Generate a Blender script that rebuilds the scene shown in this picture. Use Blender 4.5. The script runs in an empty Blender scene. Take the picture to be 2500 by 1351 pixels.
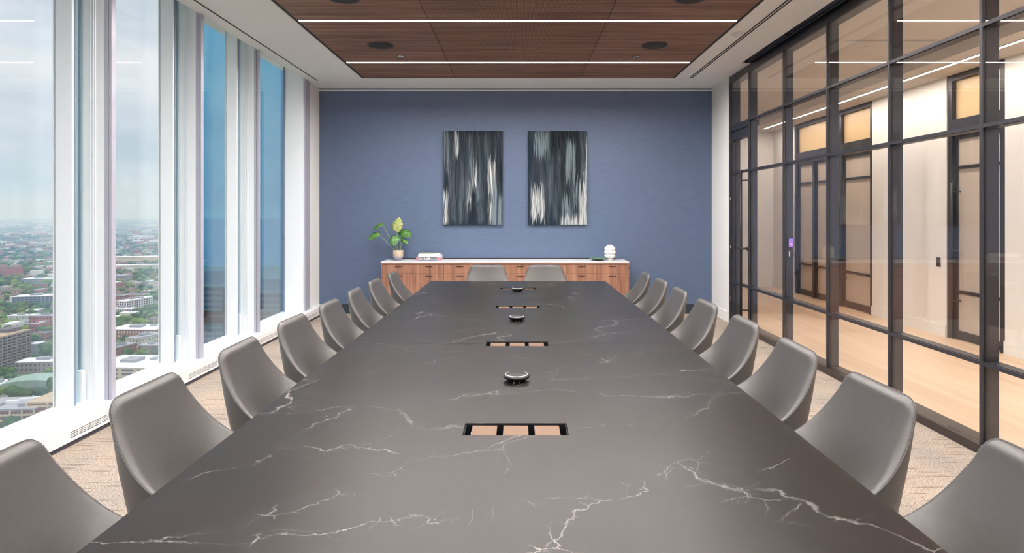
import bpy, bmesh, math, random
from mathutils import Vector, Matrix

# ------------------------------------------------------------------ camera, world, exposure
sc = bpy.context.scene
COL = sc.collection
CAMH, F, VX, VY = 1.453, 1470.0, 1268.0, 520.5
cam = bpy.data.cameras.new('camera'); camo = bpy.data.objects.new('camera', cam); COL.objects.link(camo)
camo.location = (0, 0, CAMH); camo.rotation_euler = (math.pi/2, 0, 0)
cam.sensor_width = 36.0; cam.lens = F/2500*36.0
cam.shift_x = -(VX-1250)/2500; cam.shift_y = -(675.5-VY)/2500
cam.clip_start = 0.05; cam.clip_end = 60000
sc.camera = camo
vs = sc.view_settings
vs.view_transform = 'Standard'; vs.look = 'None'; vs.gamma = 1.0; vs.exposure = 0.12; vs.use_curve_mapping = False
cy = sc.cycles
cy.max_bounces = 9; cy.diffuse_bounces = 4; cy.glossy_bounces = 4; cy.transparent_max_bounces = 24
cy.transmission_bounces = 6; cy.volume_bounces = 1
cy.caustics_reflective = False; cy.caustics_refractive = False; cy.sample_clamp_indirect = 6.0
cy.use_denoising = True; cy.use_adaptive_sampling = True; cy.adaptive_threshold = 0.03

SKY = 0.94          # overcast sky strength
LED = 270.0         # meeting-room light strips
LED_C = (1.0, 0.96, 0.915)
HALL = 92.0        # corridor light strip
HALL_C = (1.0, 0.865, 0.755)

w = bpy.data.worlds.new('overcast_sky'); sc.world = w; w.use_nodes = True
nt = w.node_tree; nt.nodes.clear()
def nd(nt, typ, ins=None, **kw):
    n = nt.nodes.new(typ)
    for k, v in kw.items(): setattr(n, k, v)
    for k, v in (ins or {}).items():
        s = n.inputs[k]
        if isinstance(v, bpy.types.NodeSocket): nt.links.new(v, s)
        else: s.default_value = v
    return n
def ramp(nt, fac, stops, interp='LINEAR'):
    r = nd(nt, 'ShaderNodeValToRGB', {'Fac': fac}); cr = r.color_ramp; cr.interpolation = interp
    while len(cr.elements) > 1: cr.elements.remove(cr.elements[-1])
    cr.elements[0].position = stops[0][0]; cr.elements[0].color = (*stops[0][1], 1)
    for p, c in stops[1:]:
        e = cr.elements.new(p); e.color = (*c, 1)
    return r.outputs['Color']
tc = nd(nt, 'ShaderNodeTexCoord')
sep = nd(nt, 'ShaderNodeSeparateXYZ', {0: tc.outputs['Generated']})
mp = nd(nt, 'ShaderNodeMapping', {'Vector': tc.outputs['Generated'], 'Scale': (1.6, 1.6, 7.0)})
cl = nd(nt, 'ShaderNodeTexNoise', {'Vector': mp.outputs[0], 'Scale': 1.7, 'Detail': 6.0, 'Roughness': 0.5})
base = ramp(nt, sep.outputs['Z'], [(0.0, (0.60, 0.72, 0.79)), (0.10, (0.66, 0.76, 0.83)), (0.27, (0.84, 0.90, 0.95)), (1.0, (2.2, 2.35, 2.5))])
cld = ramp(nt, cl.outputs['Fac'], [(0.34, (0.74, 0.78, 0.82)), (0.48, (0.94, 0.95, 0.97)), (0.62, (1.14, 1.10, 1.07))])
mul = nd(nt, 'ShaderNodeMixRGB', {'Fac': 1.0, 'Color1': base, 'Color2': cld}, blend_type='MULTIPLY')
bg = nd(nt, 'ShaderNodeBackground', {'Color': mul.outputs[0], 'Strength': SKY})
out = nd(nt, 'ShaderNodeOutputWorld', {'Surface': bg.outputs[0]})

# ------------------------------------------------------------------ materials
def lin(r, g, b):
    f = lambda c: (c/255/12.92) if c/255 <= 0.04045 else ((c/255+0.055)/1.055)**2.4
    return (f(r), f(g), f(b))
def newmat(name):
    m = bpy.data.materials.new(name); m.use_nodes = True
    nt = m.node_tree; b = nt.nodes['Principled BSDF']
    return m, nt, b
def plain(name, col, rough=0.5, metal=0.0, spec=0.5, noise=0.06, nscale=40.0, bump=0.0):
    m, nt, b = newmat(name)
    tc = nd(nt, 'ShaderNodeTexCoord')
    n = nd(nt, 'ShaderNodeTexNoise', {'Vector': tc.outputs['Object'], 'Scale': nscale, 'Detail': 3.0})
    lo = tuple(c*(1-noise) for c in col); hi = tuple(min(1, c*(1+noise)) for c in col)
    c = ramp(nt, n.outputs['Fac'], [(0.3, lo), (0.7, hi)])
    nt.links.new(c, b.inputs['Base Color'])
    b.inputs['Roughness'].default_value = rough; b.inputs['Metallic'].default_value = metal
    b.inputs['Specular IOR Level'].default_value = spec
    if bump:
        bp = nd(nt, 'ShaderNodeBump', {'Height': n.outputs['Fac'], 'Strength': bump, 'Distance': 0.002})
        nt.links.new(bp.outputs[0], b.inputs['Normal'])
    return m
def emit(name, col, s):
    m, nt, b = newmat(name)
    b.inputs['Base Color'].default_value = (0.8, 0.8, 0.8, 1)
    b.inputs['Emission Color'].default_value = (*col, 1); b.inputs['Emission Strength'].default_value = s
    return m
def glass(name, tint=(0.97, 0.985, 0.98), ior=1.5, gl=1.0):
    m, nt, b = newmat(name); nt.nodes.remove(b)
    geo = nd(nt, 'ShaderNodeNewGeometry')
    io = nd(nt, 'ShaderNodeMix', {0: geo.outputs['Backfacing'], 2: ior, 3: 1/ior}, data_type='FLOAT')
    fr = nd(nt, 'ShaderNodeFresnel', {'IOR': io.outputs[0]})
    t = nd(nt, 'ShaderNodeBsdfTransparent', {'Color': (*tint, 1)})
    g = nd(nt, 'ShaderNodeBsdfGlossy', {'Color': (gl, gl, gl, 1), 'Roughness': 0.0})
    mx = nd(nt, 'ShaderNodeMixShader', {0: fr.outputs[0], 1: t.outputs[0], 2: g.outputs[0]})
    nt.links.new(mx.outputs[0], nt.nodes['Material Output'].inputs['Surface'])
    return m
def wood(name, dark, mid, light, axis, scale=1.0, rough=0.45, ribs=False):
    """grain runs along axis (0=x, 1=y, 2=z)"""
    m, nt, b = newmat(name)
    geo = nd(nt, 'ShaderNodeNewGeometry')
    s = [26.0*scale]*3; s[axis] = 1.1*scale
    mp = nd(nt, 'ShaderNodeMapping', {'Vector': geo.outputs['Position'], 'Scale': s})
    n1 = nd(nt, 'ShaderNodeTexNoise', {'Vector': mp.outputs[0], 'Scale': 1.0, 'Detail': 5.0, 'Roughness': 0.55, 'Distortion': 0.4})
    s2 = [160.0*scale]*3; s2[axis] = 5.0*scale
    mp2 = nd(nt, 'ShaderNodeMapping', {'Vector': geo.outputs['Position'], 'Scale': s2})
    n2 = nd(nt, 'ShaderNodeTexNoise', {'Vector': mp2.outputs[0], 'Scale': 1.0, 'Detail': 2.0})
    mixf = nd(nt, 'ShaderNodeMix', {0: 0.3, 2: n1.outputs['Fac'], 3: n2.outputs['Fac']}, data_type='FLOAT')
    c = ramp(nt, mixf.outputs[0], [(0.32, dark), (0.5, mid), (0.68, light)])
    if ribs:
        sp = nd(nt, 'ShaderNodeSeparateXYZ', {0: geo.outputs['Position']})
        mm = nd(nt, 'ShaderNodeMath', {0: sp.outputs['X'], 1: 2*math.pi/0.0125}, operation='MULTIPLY')
        sn = nd(nt, 'ShaderNodeMath', {0: mm.outputs[0]}, operation='SINE')
        rr = ramp(nt, nd(nt, 'ShaderNodeMath', {0: sn.outputs[0], 1: 0.5, 2: 0.5}, operation='MULTIPLY_ADD').outputs[0],
                  [(0.15, (0.55, 0.5, 0.48)), (0.45, (1, 1, 1))])
        mu = nd(nt, 'ShaderNodeMixRGB', {'Fac': 1.0, 'Color1': c, 'Color2': rr}, blend_type='MULTIPLY'); c = mu.outputs[0]
        bp = nd(nt, 'ShaderNodeBump', {'Height': sn.outputs[0], 'Strength': 0.2, 'Distance': 0.002})
        nt.links.new(bp.outputs[0], b.inputs['Normal'])
    nt.links.new(c, b.inputs['Base Color']); b.inputs['Roughness'].default_value = rough; b.inputs['Specular IOR Level'].default_value = 0.12 if 'ceiling' in name else 0.4
    return m

MT = {}
MT['ceil'] = plain('white_plaster', (0.94, 0.94, 0.94), 0.85, noise=0.01)
MT['white'] = plain('white_paint', (0.80, 0.79, 0.77), 0.6, noise=0.01)
MT['winwhite'] = plain('white_window_aluminium', (0.88, 0.92, 0.96), 0.30, noise=0.01)
MT['mauve'] = plain('brushed_window_mullion', lin(172, 172, 186), 0.35, metal=0.15, noise=0.03)
MT['gasket'] = plain('grey_gasket', lin(120, 134, 152), 0.5)
MT['sill'] = plain('gloss_white_sill', (0.87, 0.90, 0.94), 0.16, noise=0.01)
MT['heater'] = plain('heater_enamel', (0.74, 0.72, 0.72), 0.4, noise=0.01)
MT['kick'] = plain('dark_toe_kick', lin(70, 70, 80), 0.6)
MT['black'] = plain('matt_black', (0.012, 0.012, 0.014), 0.45)
MT['slot'] = plain('slot_black', (0.02, 0.02, 0.022), 0.8)
MT['frame'] = plain('dark_bronze_frame', (0.026, 0.027, 0.036), 0.38, metal=0.2, noise=0.04)
MT['rail'] = plain('bronze_base_rail', (0.045, 0.038, 0.035), 0.38, metal=0.4, noise=0.05)
MT['glass'] = glass('clear_partition_glass', (0.99, 0.99, 0.985))
MT['winglass'] = glass('clear_window_glass', (0.995, 0.998, 1.0))
MT['greenglass'] = glass('green_edge_glass', (0.90, 0.965, 0.97))
MT['navy_base'] = plain('navy_baseboard', lin(40, 50, 64), 0.5)
MT['cerwood'] = wood('ceiling_walnut', lin(92, 68, 56), lin(127, 97, 82), lin(155, 125, 108), 0, 0.8)
MT['cerwoodr'] = wood('ceiling_walnut_ribbed', lin(98, 72, 59), lin(134, 103, 87), lin(162, 131, 113), 0, 0.8, ribs=True)
MT['walnut'] = wood('walnut_veneer', lin(110, 77, 61), lin(146, 105, 86), lin(168, 128, 107), 2, 1.0, rough=0.4)
MT['walnutx'] = wood('walnut_edge', lin(106, 70, 54), lin(138, 94, 74), lin(158, 114, 92), 0, 1.0, rough=0.4)
MT['leather'] = plain('taupe_leather', (0.056, 0.052, 0.051), 0.38, spec=0.42, noise=0.05, nscale=60, bump=0.05)
MT['leather_out'] = plain('grey_shell_leather', (0.060, 0.060, 0.062), 0.38, noise=0.04, nscale=60, bump=0.04)
MT['stitch'] = plain('pale_thread', (0.14, 0.135, 0.13), 0.7)
MT['seam'] = plain('dark_seam', (0.06, 0.055, 0.055), 0.6)
MT['alu'] = plain('dark_polished_metal', (0.10, 0.10, 0.105), 0.3, metal=0.9)
MT['chrome'] = plain('chrome', (0.75, 0.75, 0.77), 0.15, metal=1.0)
MT['bronze'] = plain('brushed_bronze_lid', lin(96, 68, 46), 0.45, metal=0.3, noise=0.05, nscale=25)
MT['gloss_black'] = plain('gloss_black', (0.010, 0.010, 0.012), 0.12)
MT['quartz'] = plain('white_quartz_top', (0.82, 0.81, 0.82), 0.2, noise=0.02)
MT['handle'] = plain('recess_pull', (0.015, 0.009, 0.008), 0.5)
MT['plastic'] = plain('white_plastic', (0.8, 0.79, 0.78), 0.4, noise=0.01)
MT['corfloor'] = wood('pale_oak_floor', lin(206, 176, 148), lin(222, 194, 166), lin(232, 208, 182), 1, 0.25, rough=0.35)
MT['corwall'] = plain('corridor_paint', (0.80, 0.775, 0.75), 0.65, noise=0.01)
MT['corceil'] = plain('corridor_ceiling', (0.76, 0.72, 0.68), 0.8, noise=0.01)

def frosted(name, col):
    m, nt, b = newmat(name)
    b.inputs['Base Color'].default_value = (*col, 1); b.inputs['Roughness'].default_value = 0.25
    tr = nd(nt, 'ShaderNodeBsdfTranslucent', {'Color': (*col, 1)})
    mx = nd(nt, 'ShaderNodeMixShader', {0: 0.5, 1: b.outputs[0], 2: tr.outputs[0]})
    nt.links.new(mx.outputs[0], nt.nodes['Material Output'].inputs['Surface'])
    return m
MT['frost'] = frosted('frosted_door_glass', (0.74, 0.68, 0.62))
MT['amber'] = frosted('amber_glow_tint_glass', (0.80, 0.66, 0.44))  # warm light in the transom is put into the glass colour

# blue grass-cloth wallcovering
m, nt, b = newmat('blue_grasscloth'); MT['blue'] = m
geo = nd(nt, 'ShaderNodeNewGeometry')
mp = nd(nt, 'ShaderNodeMapping', {'Vector': geo.outputs['Position'], 'Scale': (7, 7, 330)})
n1 = nd(nt, 'ShaderNodeTexNoise', {'Vector': mp.outputs[0], 'Scale': 1.0, 'Detail': 4.0, 'Roughness': 0.6})
c = ramp(nt, n1.outputs['Fac'], [(0.3, lin(73, 88, 115)), (0.5, lin(81, 98, 127)), (0.72, lin(89, 107, 137))])
nt.links.new(c, b.inputs['Base Color']); b.inputs['Roughness'].default_value = 0.6
bp = nd(nt, 'ShaderNodeBump', {'Height': n1.outputs['Fac'], 'Strength': 0.25, 'Distance': 0.002}); nt.links.new(bp.outputs[0], b.inputs['Normal'])

# carpet
m, nt, b = newmat('loop_carpet'); MT['carpet'] = m
geo = nd(nt, 'ShaderNodeNewGeometry')
mp = nd(nt, 'ShaderNodeMapping', {'Vector': geo.outputs['Position'], 'Scale': (105, 210, 1)})
n1 = nd(nt, 'ShaderNodeTexNoise', {'Vector': mp.outputs[0], 'Scale': 1.0, 'Detail': 4.0, 'Roughness': 0.7})
n3 = nd(nt, 'ShaderNodeTexNoise', {'Vector': geo.outputs['Position'], 'Scale': 1.8, 'Detail': 3.0})
c1 = ramp(nt, n1.outputs['Fac'], [(0.36, lin(100, 87, 78)), (0.48, lin(158, 144, 133)), (0.6, lin(188, 177, 168)), (0.75, lin(212, 203, 197))])
sp = nd(nt, 'ShaderNodeSeparateXYZ', {0: geo.outputs['Position']})
mpl = nd(nt, 'ShaderNodeMapping', {'Vector': geo.outputs['Position'], 'Scale': (4.0, 60.0, 1)})
nl = nd(nt, 'ShaderNodeTexNoise', {'Vector': mpl.outputs[0], 'Scale': 1.0, 'Detail': 1.0})
lines = ramp(nt, nl.outputs['Fac'], [(0.60, (1, 1, 1)), (0.66, (0.62, 0.58, 0.55))])
mu = nd(nt, 'ShaderNodeMixRGB', {'Fac': 1.0, 'Color1': c1, 'Color2': lines}, blend_type='MULTIPLY')
mu2 = nd(nt, 'ShaderNodeMixRGB', {'Fac': 1.0, 'Color1': mu.outputs[0], 'Color2': ramp(nt, n3.outputs['Fac'], [(0.35, (0.88, 0.9, 0.92)), (0.65, (1.08, 1.04, 1.0))])}, blend_type='MULTIPLY')
nt.links.new(mu2.outputs[0], b.inputs['Base Color']); b.inputs['Roughness'].default_value = 0.95; b.inputs['Specular IOR Level'].default_value = 0.1
bp = nd(nt, 'ShaderNodeBump', {'Height': n1.outputs['Fac'], 'Strength': 0.8, 'Distance': 0.006}); nt.links.new(bp.outputs[0], b.inputs['Normal'])

# dark quartz with pale cracks
m, nt, b = newmat('veined_dark_quartz'); MT['stone'] = m
geo = nd(nt, 'ShaderNodeNewGeometry')
def cracks(scale, rot, seed, wide, mlo, mhi, wob, sx=0.45, sy=1.2):
    mp = nd(nt, 'ShaderNodeMapping', {'Vector': geo.outputs['Position'], 'Rotation': (0, 0, rot), 'Location': (seed, seed*1.7, 0)})
    def wobble(sc_, amp, det):
        wn = nd(nt, 'ShaderNodeTexNoise', {'Vector': mp.outputs[0], 'Scale': sc_, 'Detail': det, 'Roughness': 0.62})
        wv = nd(nt, 'ShaderNodeVectorMath', {0: wn.outputs['Color'], 1: (0.5, 0.5, 0.5)}, operation='SUBTRACT')
        return nd(nt, 'ShaderNodeVectorMath', {0: wv.outputs[0], 'Scale': amp}, operation='SCALE').outputs[0]
    ad = nd(nt, 'ShaderNodeVectorMath', {0: mp.outputs[0], 1: wobble(2.2, wob*2.2, 2.0)}, operation='ADD')
    ad = nd(nt, 'ShaderNodeVectorMath', {0: ad.outputs[0], 1: wobble(17.0, wob*0.55, 6.0)}, operation='ADD')
    sc2 = nd(nt, 'ShaderNodeMapping', {'Vector': ad.outputs[0], 'Scale': (sx, sy, 0)})
    vo = nd(nt, 'ShaderNodeTexVoronoi', {'Vector': sc2.outputs[0], 'Scale': scale}, feature='DISTANCE_TO_EDGE', voronoi_dimensions='2D')
    v = ramp(nt, vo.outputs['Distance'], [(wide*0.25, (1, 1, 1)), (wide, (0, 0, 0))])
    near = ramp(nt, vo.outputs['Distance'], [(0.0, (1, 1, 1)), (0.09, (0, 0, 0))])
    mk = nd(nt, 'ShaderNodeTexNoise', {'Vector': mp.outputs[0], 'Scale': 2.0, 'Detail': 7.0, 'Roughness': 0.68})
    mr = ramp(nt, mk.outputs['Fac'], [(mlo, (0, 0, 0)), (mhi, (1, 1, 1))])
    return nd(nt, 'ShaderNodeMixRGB', {'Fac': 1.0, 'Color1': v, 'Color2': mr}, blend_type='MULTIPLY').outputs[0], near
v1, near1 = cracks(2.0, -0.42, 3.1, 0.0045, 0.44, 0.66, 0.16)
v2, near2 = cracks(1.5, -1.15, 8.3, 0.0036, 0.50, 0.66, 0.20, 0.6, 1.0)
v3, _ = cracks(11.0, -0.3, 14.7, 0.020, 0.50, 0.66, 0.10, 0.7, 1.0)
v3 = nd(nt, 'ShaderNodeMixRGB', {'Fac': 1.0, 'Color1': v3, 'Color2': near1}, blend_type='MULTIPLY').outputs[0]
vs_ = nd(nt, 'ShaderNodeMixRGB', {'Fac': 1.0, 'Color1': v1, 'Color2': v2}, blend_type='LIGHTEN')
vs2 = nd(nt, 'ShaderNodeMixRGB', {'Fac': 0.8, 'Color1': vs_.outputs[0], 'Color2': v3}, blend_type='ADD')
vbw = nd(nt, 'ShaderNodeRGBToBW', {0: vs2.outputs[0]})
bn = nd(nt, 'ShaderNodeTexNoise', {'Vector': geo.outputs['Position'], 'Scale': 6.0, 'Detail': 8.0, 'Roughness': 0.7})
bc = ramp(nt, bn.outputs['Fac'], [(0.3, lin(18, 14, 13)), (0.55, lin(23, 18, 17)), (0.75, lin(29, 24, 23))])
mx = nd(nt, 'ShaderNodeMixRGB', {'Fac': vbw.outputs[0], 'Color1': bc, 'Color2': (0.34, 0.32, 0.31, 1)})
nt.links.new(mx.outputs[0], b.inputs['Base Color']); b.inputs['Roughness'].default_value = 0.33; b.inputs['Specular IOR Level'].default_value = 0.28

# ------------------------------------------------------------------ geometry helpers
def wloc(o):
    v = Vector((0, 0, 0))
    while o is not None: v += o.location; o = o.parent
    return v
def link(o, parent=None, world=None):
    COL.objects.link(o)
    if parent is not None: o.parent = parent
    if world is not None: o.location = Vector(world) - (wloc(parent) if parent is not None else Vector((0, 0, 0)))
    return o
def mesh(name, verts, faces, mat, parent=None, smooth=False, origin=None, bevel=0, seg=2, fmats=None):
    verts = [Vector(v) for v in verts]
    if origin is None:
        lo = Vector([min(v[i] for v in verts) for i in range(3)]); hi = Vector([max(v[i] for v in verts) for i in range(3)])
        origin = (lo+hi)/2
    origin = Vector(origin)
    me = bpy.data.meshes.new(name); me.from_pydata([v-origin for v in verts], [], faces)
    for m in (mat if isinstance(mat, (list, tuple)) else [mat]): me.materials.append(m)
    if fmats:
        for p, k in zip(me.polygons, fmats): p.material_index = k
    bm = bmesh.new(); bm.from_mesh(me)
    bmesh.ops.recalc_face_normals(bm, faces=bm.faces)
    if bevel: bmesh.ops.bevel(bm, geom=list(bm.edges)+list(bm.verts), offset=bevel, segments=seg, profile=0.5, affect='EDGES')
    bm.to_mesh(me); bm.free()
    if smooth:
        for p in me.polygons: p.use_smooth = True
    me.update()
    return link(bpy.data.objects.new(name, me), parent, origin)
BF = [(0, 3, 2, 1), (4, 5, 6, 7), (0, 1, 5, 4), (1, 2, 6, 5), (2, 3, 7, 6), (3, 0, 4, 7)]
def bv(x0, x1, y0, y1, z0, z1):
    return [(x0, y0, z0), (x1, y0, z0), (x1, y1, z0), (x0, y1, z0), (x0, y0, z1), (x1, y0, z1), (x1, y1, z1), (x0, y1, z1)]
def box(name, x0, x1, y0, y1, z0, z1, mat, parent=None, bevel=0, seg=2):
    return mesh(name, bv(x0, x1, y0, y1, z0, z1), BF, mat, parent, bevel=bevel, seg=seg)
def boxes(name, L, mat, parent=None):
    V = []; Fc = []
    for b in L:
        k = len(V); V += bv(*b); Fc += [tuple(k+i for i in f) for f in BF]
    return mesh(name, V, Fc, mat, parent)
def cells(name, xs, ys, z0, z1, holes, mat, parent=None):
    """slab on a grid with rectangular holes (hole = set of cell indices)"""
    bm = bmesh.new(); vt = {}
    def gv(i, j):
        if (i, j) not in vt: vt[i, j] = bm.verts.new((xs[i], ys[j], z1))
        return vt[i, j]
    for i in range(len(xs)-1):
        for j in range(len(ys)-1):
            if (i, j) in holes: continue
            bm.faces.new([gv(i, j), gv(i+1, j), gv(i+1, j+1), gv(i, j+1)])
    ret = bmesh.ops.extrude_face_region(bm, geom=list(bm.faces))
    for v in [g for g in ret['geom'] if isinstance(g, bmesh.types.BMVert)]: v.co.z = z0
    bmesh.ops.recalc_face_normals(bm, faces=bm.faces)
    me = bpy.data.meshes.new(name); 
    o = Vector(((xs[0]+xs[-1])/2, (ys[0]+ys[-1])/2, (z0+z1)/2))
    for v in bm.verts: v.co -= o
    bm.to_mesh(me); bm.free(); me.materials.append(mat)
    return link(bpy.data.objects.new(name, me), parent, o)
def lathe(name, prof, c, mat, parent=None, n=32, smooth=True, fn=None):
    V = []; Fc = []
    for r, z in prof:
        for k in range(n):
            a = 2*math.pi*k/n; rr = r + (fn(a, z) if fn else 0)
            V.append((c[0]+rr*math.cos(a), c[1]+rr*math.sin(a), c[2]+z))
    for j in range(len(prof)-1):
        for k in range(n):
            Fc.append((j*n+k, j*n+(k+1) % n, (j+1)*n+(k+1) % n, (j+1)*n+k))
    Fc.append(tuple(range(n))[::-1]); Fc.append(tuple((len(prof)-1)*n+k for k in range(n)))
    return mesh(name, V, Fc, mat, parent, smooth)
def tube_geo(path, r, n=8):
    V = []; Fc = []; P = [Vector(p) for p in path]
    for i, p in enumerate(P):
        t = (P[min(i+1, len(P)-1)]-P[max(i-1, 0)]).normalized()
        a = t.orthogonal().normalized() if i == 0 else (a - t*a.dot(t)).normalized()
        b_ = t.cross(a); rr = r[i] if isinstance(r, (list, tuple)) else r
        for k in range(n):
            an = 2*math.pi*k/n; V.append(p + (a*math.cos(an)+b_*math.sin(an))*rr)
    for i in range(len(P)-1):
        for k in range(n): Fc.append((i*n+k, i*n+(k+1) % n, (i+1)*n+(k+1) % n, (i+1)*n+k))
    Fc.append(tuple(range(n))[::-1]); Fc.append(tuple((len(P)-1)*n+k for k in range(n)))
    return V, Fc
def tube(name, path, r, mat, parent=None, n=8):
    V, Fc = tube_geo(path, r, n); return mesh(name, V, Fc, mat, parent, True)
def empty(name, loc, parent=None):
    o = bpy.data.objects.new(name, None); o.empty_display_size = 0.1
    return link(o, parent, loc)
def tag(o, label, cat=None, group=None, kind=None):
    o['label'] = label
    if cat: o['category'] = cat
    if group: o['group'] = group
    if kind: o['kind'] = kind
    return o
def struct(o, label, cat): return tag(o, label, cat, kind='structure')
def dup(root, loc, rz):
    r = root.copy(); COL.objects.link(r); r.location = loc; r.rotation_euler = (0, 0, rz)
    for ch in list(root.children):
        c = ch.copy(); COL.objects.link(c); c.parent = r
        for g in list(ch.children):
            d = g.copy(); COL.objects.link(d); d.parent = c
    return r
def at(px, py, Y): return Vector(((px-VX)*Y/F, Y, CAMH-(py-VY)*Y/F))

CZ = 3.255; XL, XR, YB, YF = -2.89, 2.78, 8.70, -1.6
# ------------------------------------------------------------------ room shell
struct(box('floor', -3.3, 2.80, YF-0.2, YB+0.15, -0.12, 0.0, MT['carpet']), 'beige and brown speckled loop carpet of the meeting room', 'floor')
wb = struct(box('wall_back', -3.17, 2.92, YB, YB+0.15, -0.12, 3.6, MT['blue']), 'blue grasscloth end wall behind the credenza', 'wall')
box('reveal_strip', XL, XR, YB-0.012, YB+0.001, 3.217, 3.233, MT['ceil'], wb)
struct(box('baseboard_back', XL, XR, YB-0.014, YB+0.001, 0.0, 0.137, MT['navy_base']), 'dark navy baseboard along the blue wall', 'baseboard')
struct(box('wall_left', -3.16, XL, 8.262, YB, 0.13, 3.6, MT['white']), 'short cream wall between last window and blue wall', 'wall')
struct(box('wall_front', -3.4, 5.2, YF-0.15, YF, -0.12, 3.6, MT['white']), 'white wall of the meeting room opposite the blue wall', 'wall')
pier = struct(box('wall_right_pier', XR, 2.92, 8.0, YB, 0.0, 3.6, MT['white']), 'white pier between glass door and blue wall', 'wall')
box('baseboard', XR-0.010, XR+0.001, 8.0, YB-0.015, 0.0, 0.14, MT['white'], pier)

WX0, WX1, WY0, WY1 = -2.105, 2.075, -0.9, 8.05
cei = struct(cells('ceiling', [XL, WX0, WX1, 2.66, 2.80, 2.92], [YF, WY0, 7.25, WY1, YB], CZ, CZ+0.05,
      {(1, 1), (1, 2), (3, 0), (3, 1), (4, 0), (4, 1)}, MT['ceil']), 'white plaster ceiling framing a walnut panel field', 'ceiling')
# enclosing plenum above
box('plenum_deck', -3.4, 2.92, YF, YB, 3.50, 3.55, MT['ceil'], cei)
box('window_pocket_edge', XL-0.012, XL+0.002, YF, 8.26, CZ, 3.5, MT['ceil'], cei)
# dark reveal around walnut field
R = 0.032
for nm, b_ in (('reveal', (WX0, WX0+R, WY0, WY1)), ('reveal', (WX1-R, WX1, WY0, WY1)), ('reveal', (WX0+R, WX1-R, WY1-0.02, WY1)), ('reveal', (WX0+R, WX1-R, WY0, WY0+R))):
    box(nm, *b_, CZ+0.004, CZ+0.03, MT['slot'], cei)
strips = [7.218, 5.654, 4.090, 2.526, 0.962, -0.60]
ybrk = []
y = WY1-0.02
rows = []
prev = WY1-0.02
cuts = [(7.63, 0), (7.218, 1), (6.68, 0), (6.18, 0), (5.654, 1), (5.24, 0), (4.66, 0), (4.09, 1), (3.55, 0), (3.04, 0), (2.526, 1), (1.99, 0), (1.48, 0), (0.962, 1), (0.43, 0), (-0.09, 0), (-0.60, 1), (WY0+R, 0)]
for yc, isled in cuts:
    g = 0.034 if isled else 0.0018
    rows.append((yc+(g if yc > WY0+R else 0), prev)); prev = yc-g
xcol = [(WX0+R, -0.853), (-0.847, 0.817), (0.823, WX1-R)]
for (y0, y1) in rows:
    for k, (x0, x1) in enumerate(xcol):
        box('wood_panel', x0, x1, y0, y1, CZ+0.002, CZ+0.022, MT['cerwoodr'] if k == 1 else MT['cerwood'], cei)
box('panel_backing', WX0, WX1, WY0, WY1, CZ+0.036, CZ+0.05, MT['slot'], cei)
# air slots
box('window_slot', -2.754, -2.738, YF+0.05, 8.19, CZ-0.002, CZ+0.01, MT['slot'], cei)
for x in (2.262, 2.292):
    box('air_slot', x, x+0.016, YF+0.05, 8.01, CZ-0.002, CZ+0.01, MT['slot'], cei)
# blind pocket on the partition side
box('pocket_side', 2.655, 2.664, YF, 7.25, CZ+0.001, 3.5, MT['ceil'], cei)
box('pocket_end', 2.66, 2.80, 7.25, 7.262, CZ+0.05, 3.5, MT['ceil'], cei)

# ------------------------------------------------------------------ light strips, speakers, sprinklers
ledm = emit('warm_white_diffuser', LED_C, LED)
ordn = ['first', 'second', 'third', 'fourth', 'fifth', 'sixth', 'seventh', 'eighth']
for i, y in enumerate(strips):
    t = tag(empty('ceiling_light', (0, y, CZ)), f'warm linear light strip in walnut ceiling, {ordn[i]} from the blue wall', 'light', 'linear ceiling lights')
    box('diffuser', WX0+R+0.004, WX1-R-0.004, y-0.020, y+0.020, CZ+0.009, CZ+0.018, ledm, t)
    boxes('channel', [(WX0+R, WX1-R, y-0.033, y-0.021, CZ+0.002, CZ+0.03), (WX0+R, WX1-R, y+0.021, y+0.033, CZ+0.002, CZ+0.03)], MT['walnutx'], t)
for x, y, d, wh in ((-1.49, 6.47, 'light strip', 'windows'), (1.453, 6.47, 'light strip', 'glass partition'), (-1.474, 5.04, 'x', 'windows'), (1.44, 5.04, 'x', 'glass partition')):
    lab = ('round black ceiling speaker between the two light strips nearest the blue wall, ' if y > 6 else 'round black ceiling speaker between the second and third light strips, ') + ('window side' if x < 0 else 'partition side')
    t = tag(empty('ceiling_speaker', (x, y, CZ)), lab, 'speaker', 'ceiling speakers')
    lathe('grille', [(0.001, -0.006), (0.118, -0.006), (0.130, -0.003), (0.130, 0.004)], (x, y, CZ), MT['slot'], t, 36)
    lathe('rim', [(0.1305, -0.004), (0.139, -0.004), (0.140, 0.004), (0.1305, 0.004)], (x, y, CZ), MT['black'], t, 36)
    lathe('centre_pin', [(0.001, -0.010), (0.003, -0.010), (0.003, -0.006)], (x, y, CZ), MT['chrome'], t, 8)
for x, y, s in ((-1.36, 6.92, 'window'), (1.348, 6.95, 'partition')):
    t = tag(empty('sprinkler', (x, y, CZ)), f'small chrome concealed sprinkler cap on walnut ceiling, {s} side', 'sprinkler')
    lathe('cover_plate', [(0.001, -0.008), (0.036, -0.008), (0.040, -0.003), (0.040, 0.003)], (x, y, CZ), MT['chrome'], t, 24)
    lathe('rim', [(0.0405, -0.003), (0.046, -0.003), (0.046, 0.003), (0.0405, 0.003)], (x, y, CZ), MT['black'], t, 24)
t = tag(empty('smoke_detector', (2.19, 6.03, CZ)), 'round white detector on plaster ceiling beside the air slots', 'detector')
lathe('base', [(0.001, -0.012), (0.058, -0.012), (0.060, 0.0)], (2.19, 6.03, CZ), MT['plastic'], t, 28)
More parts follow.
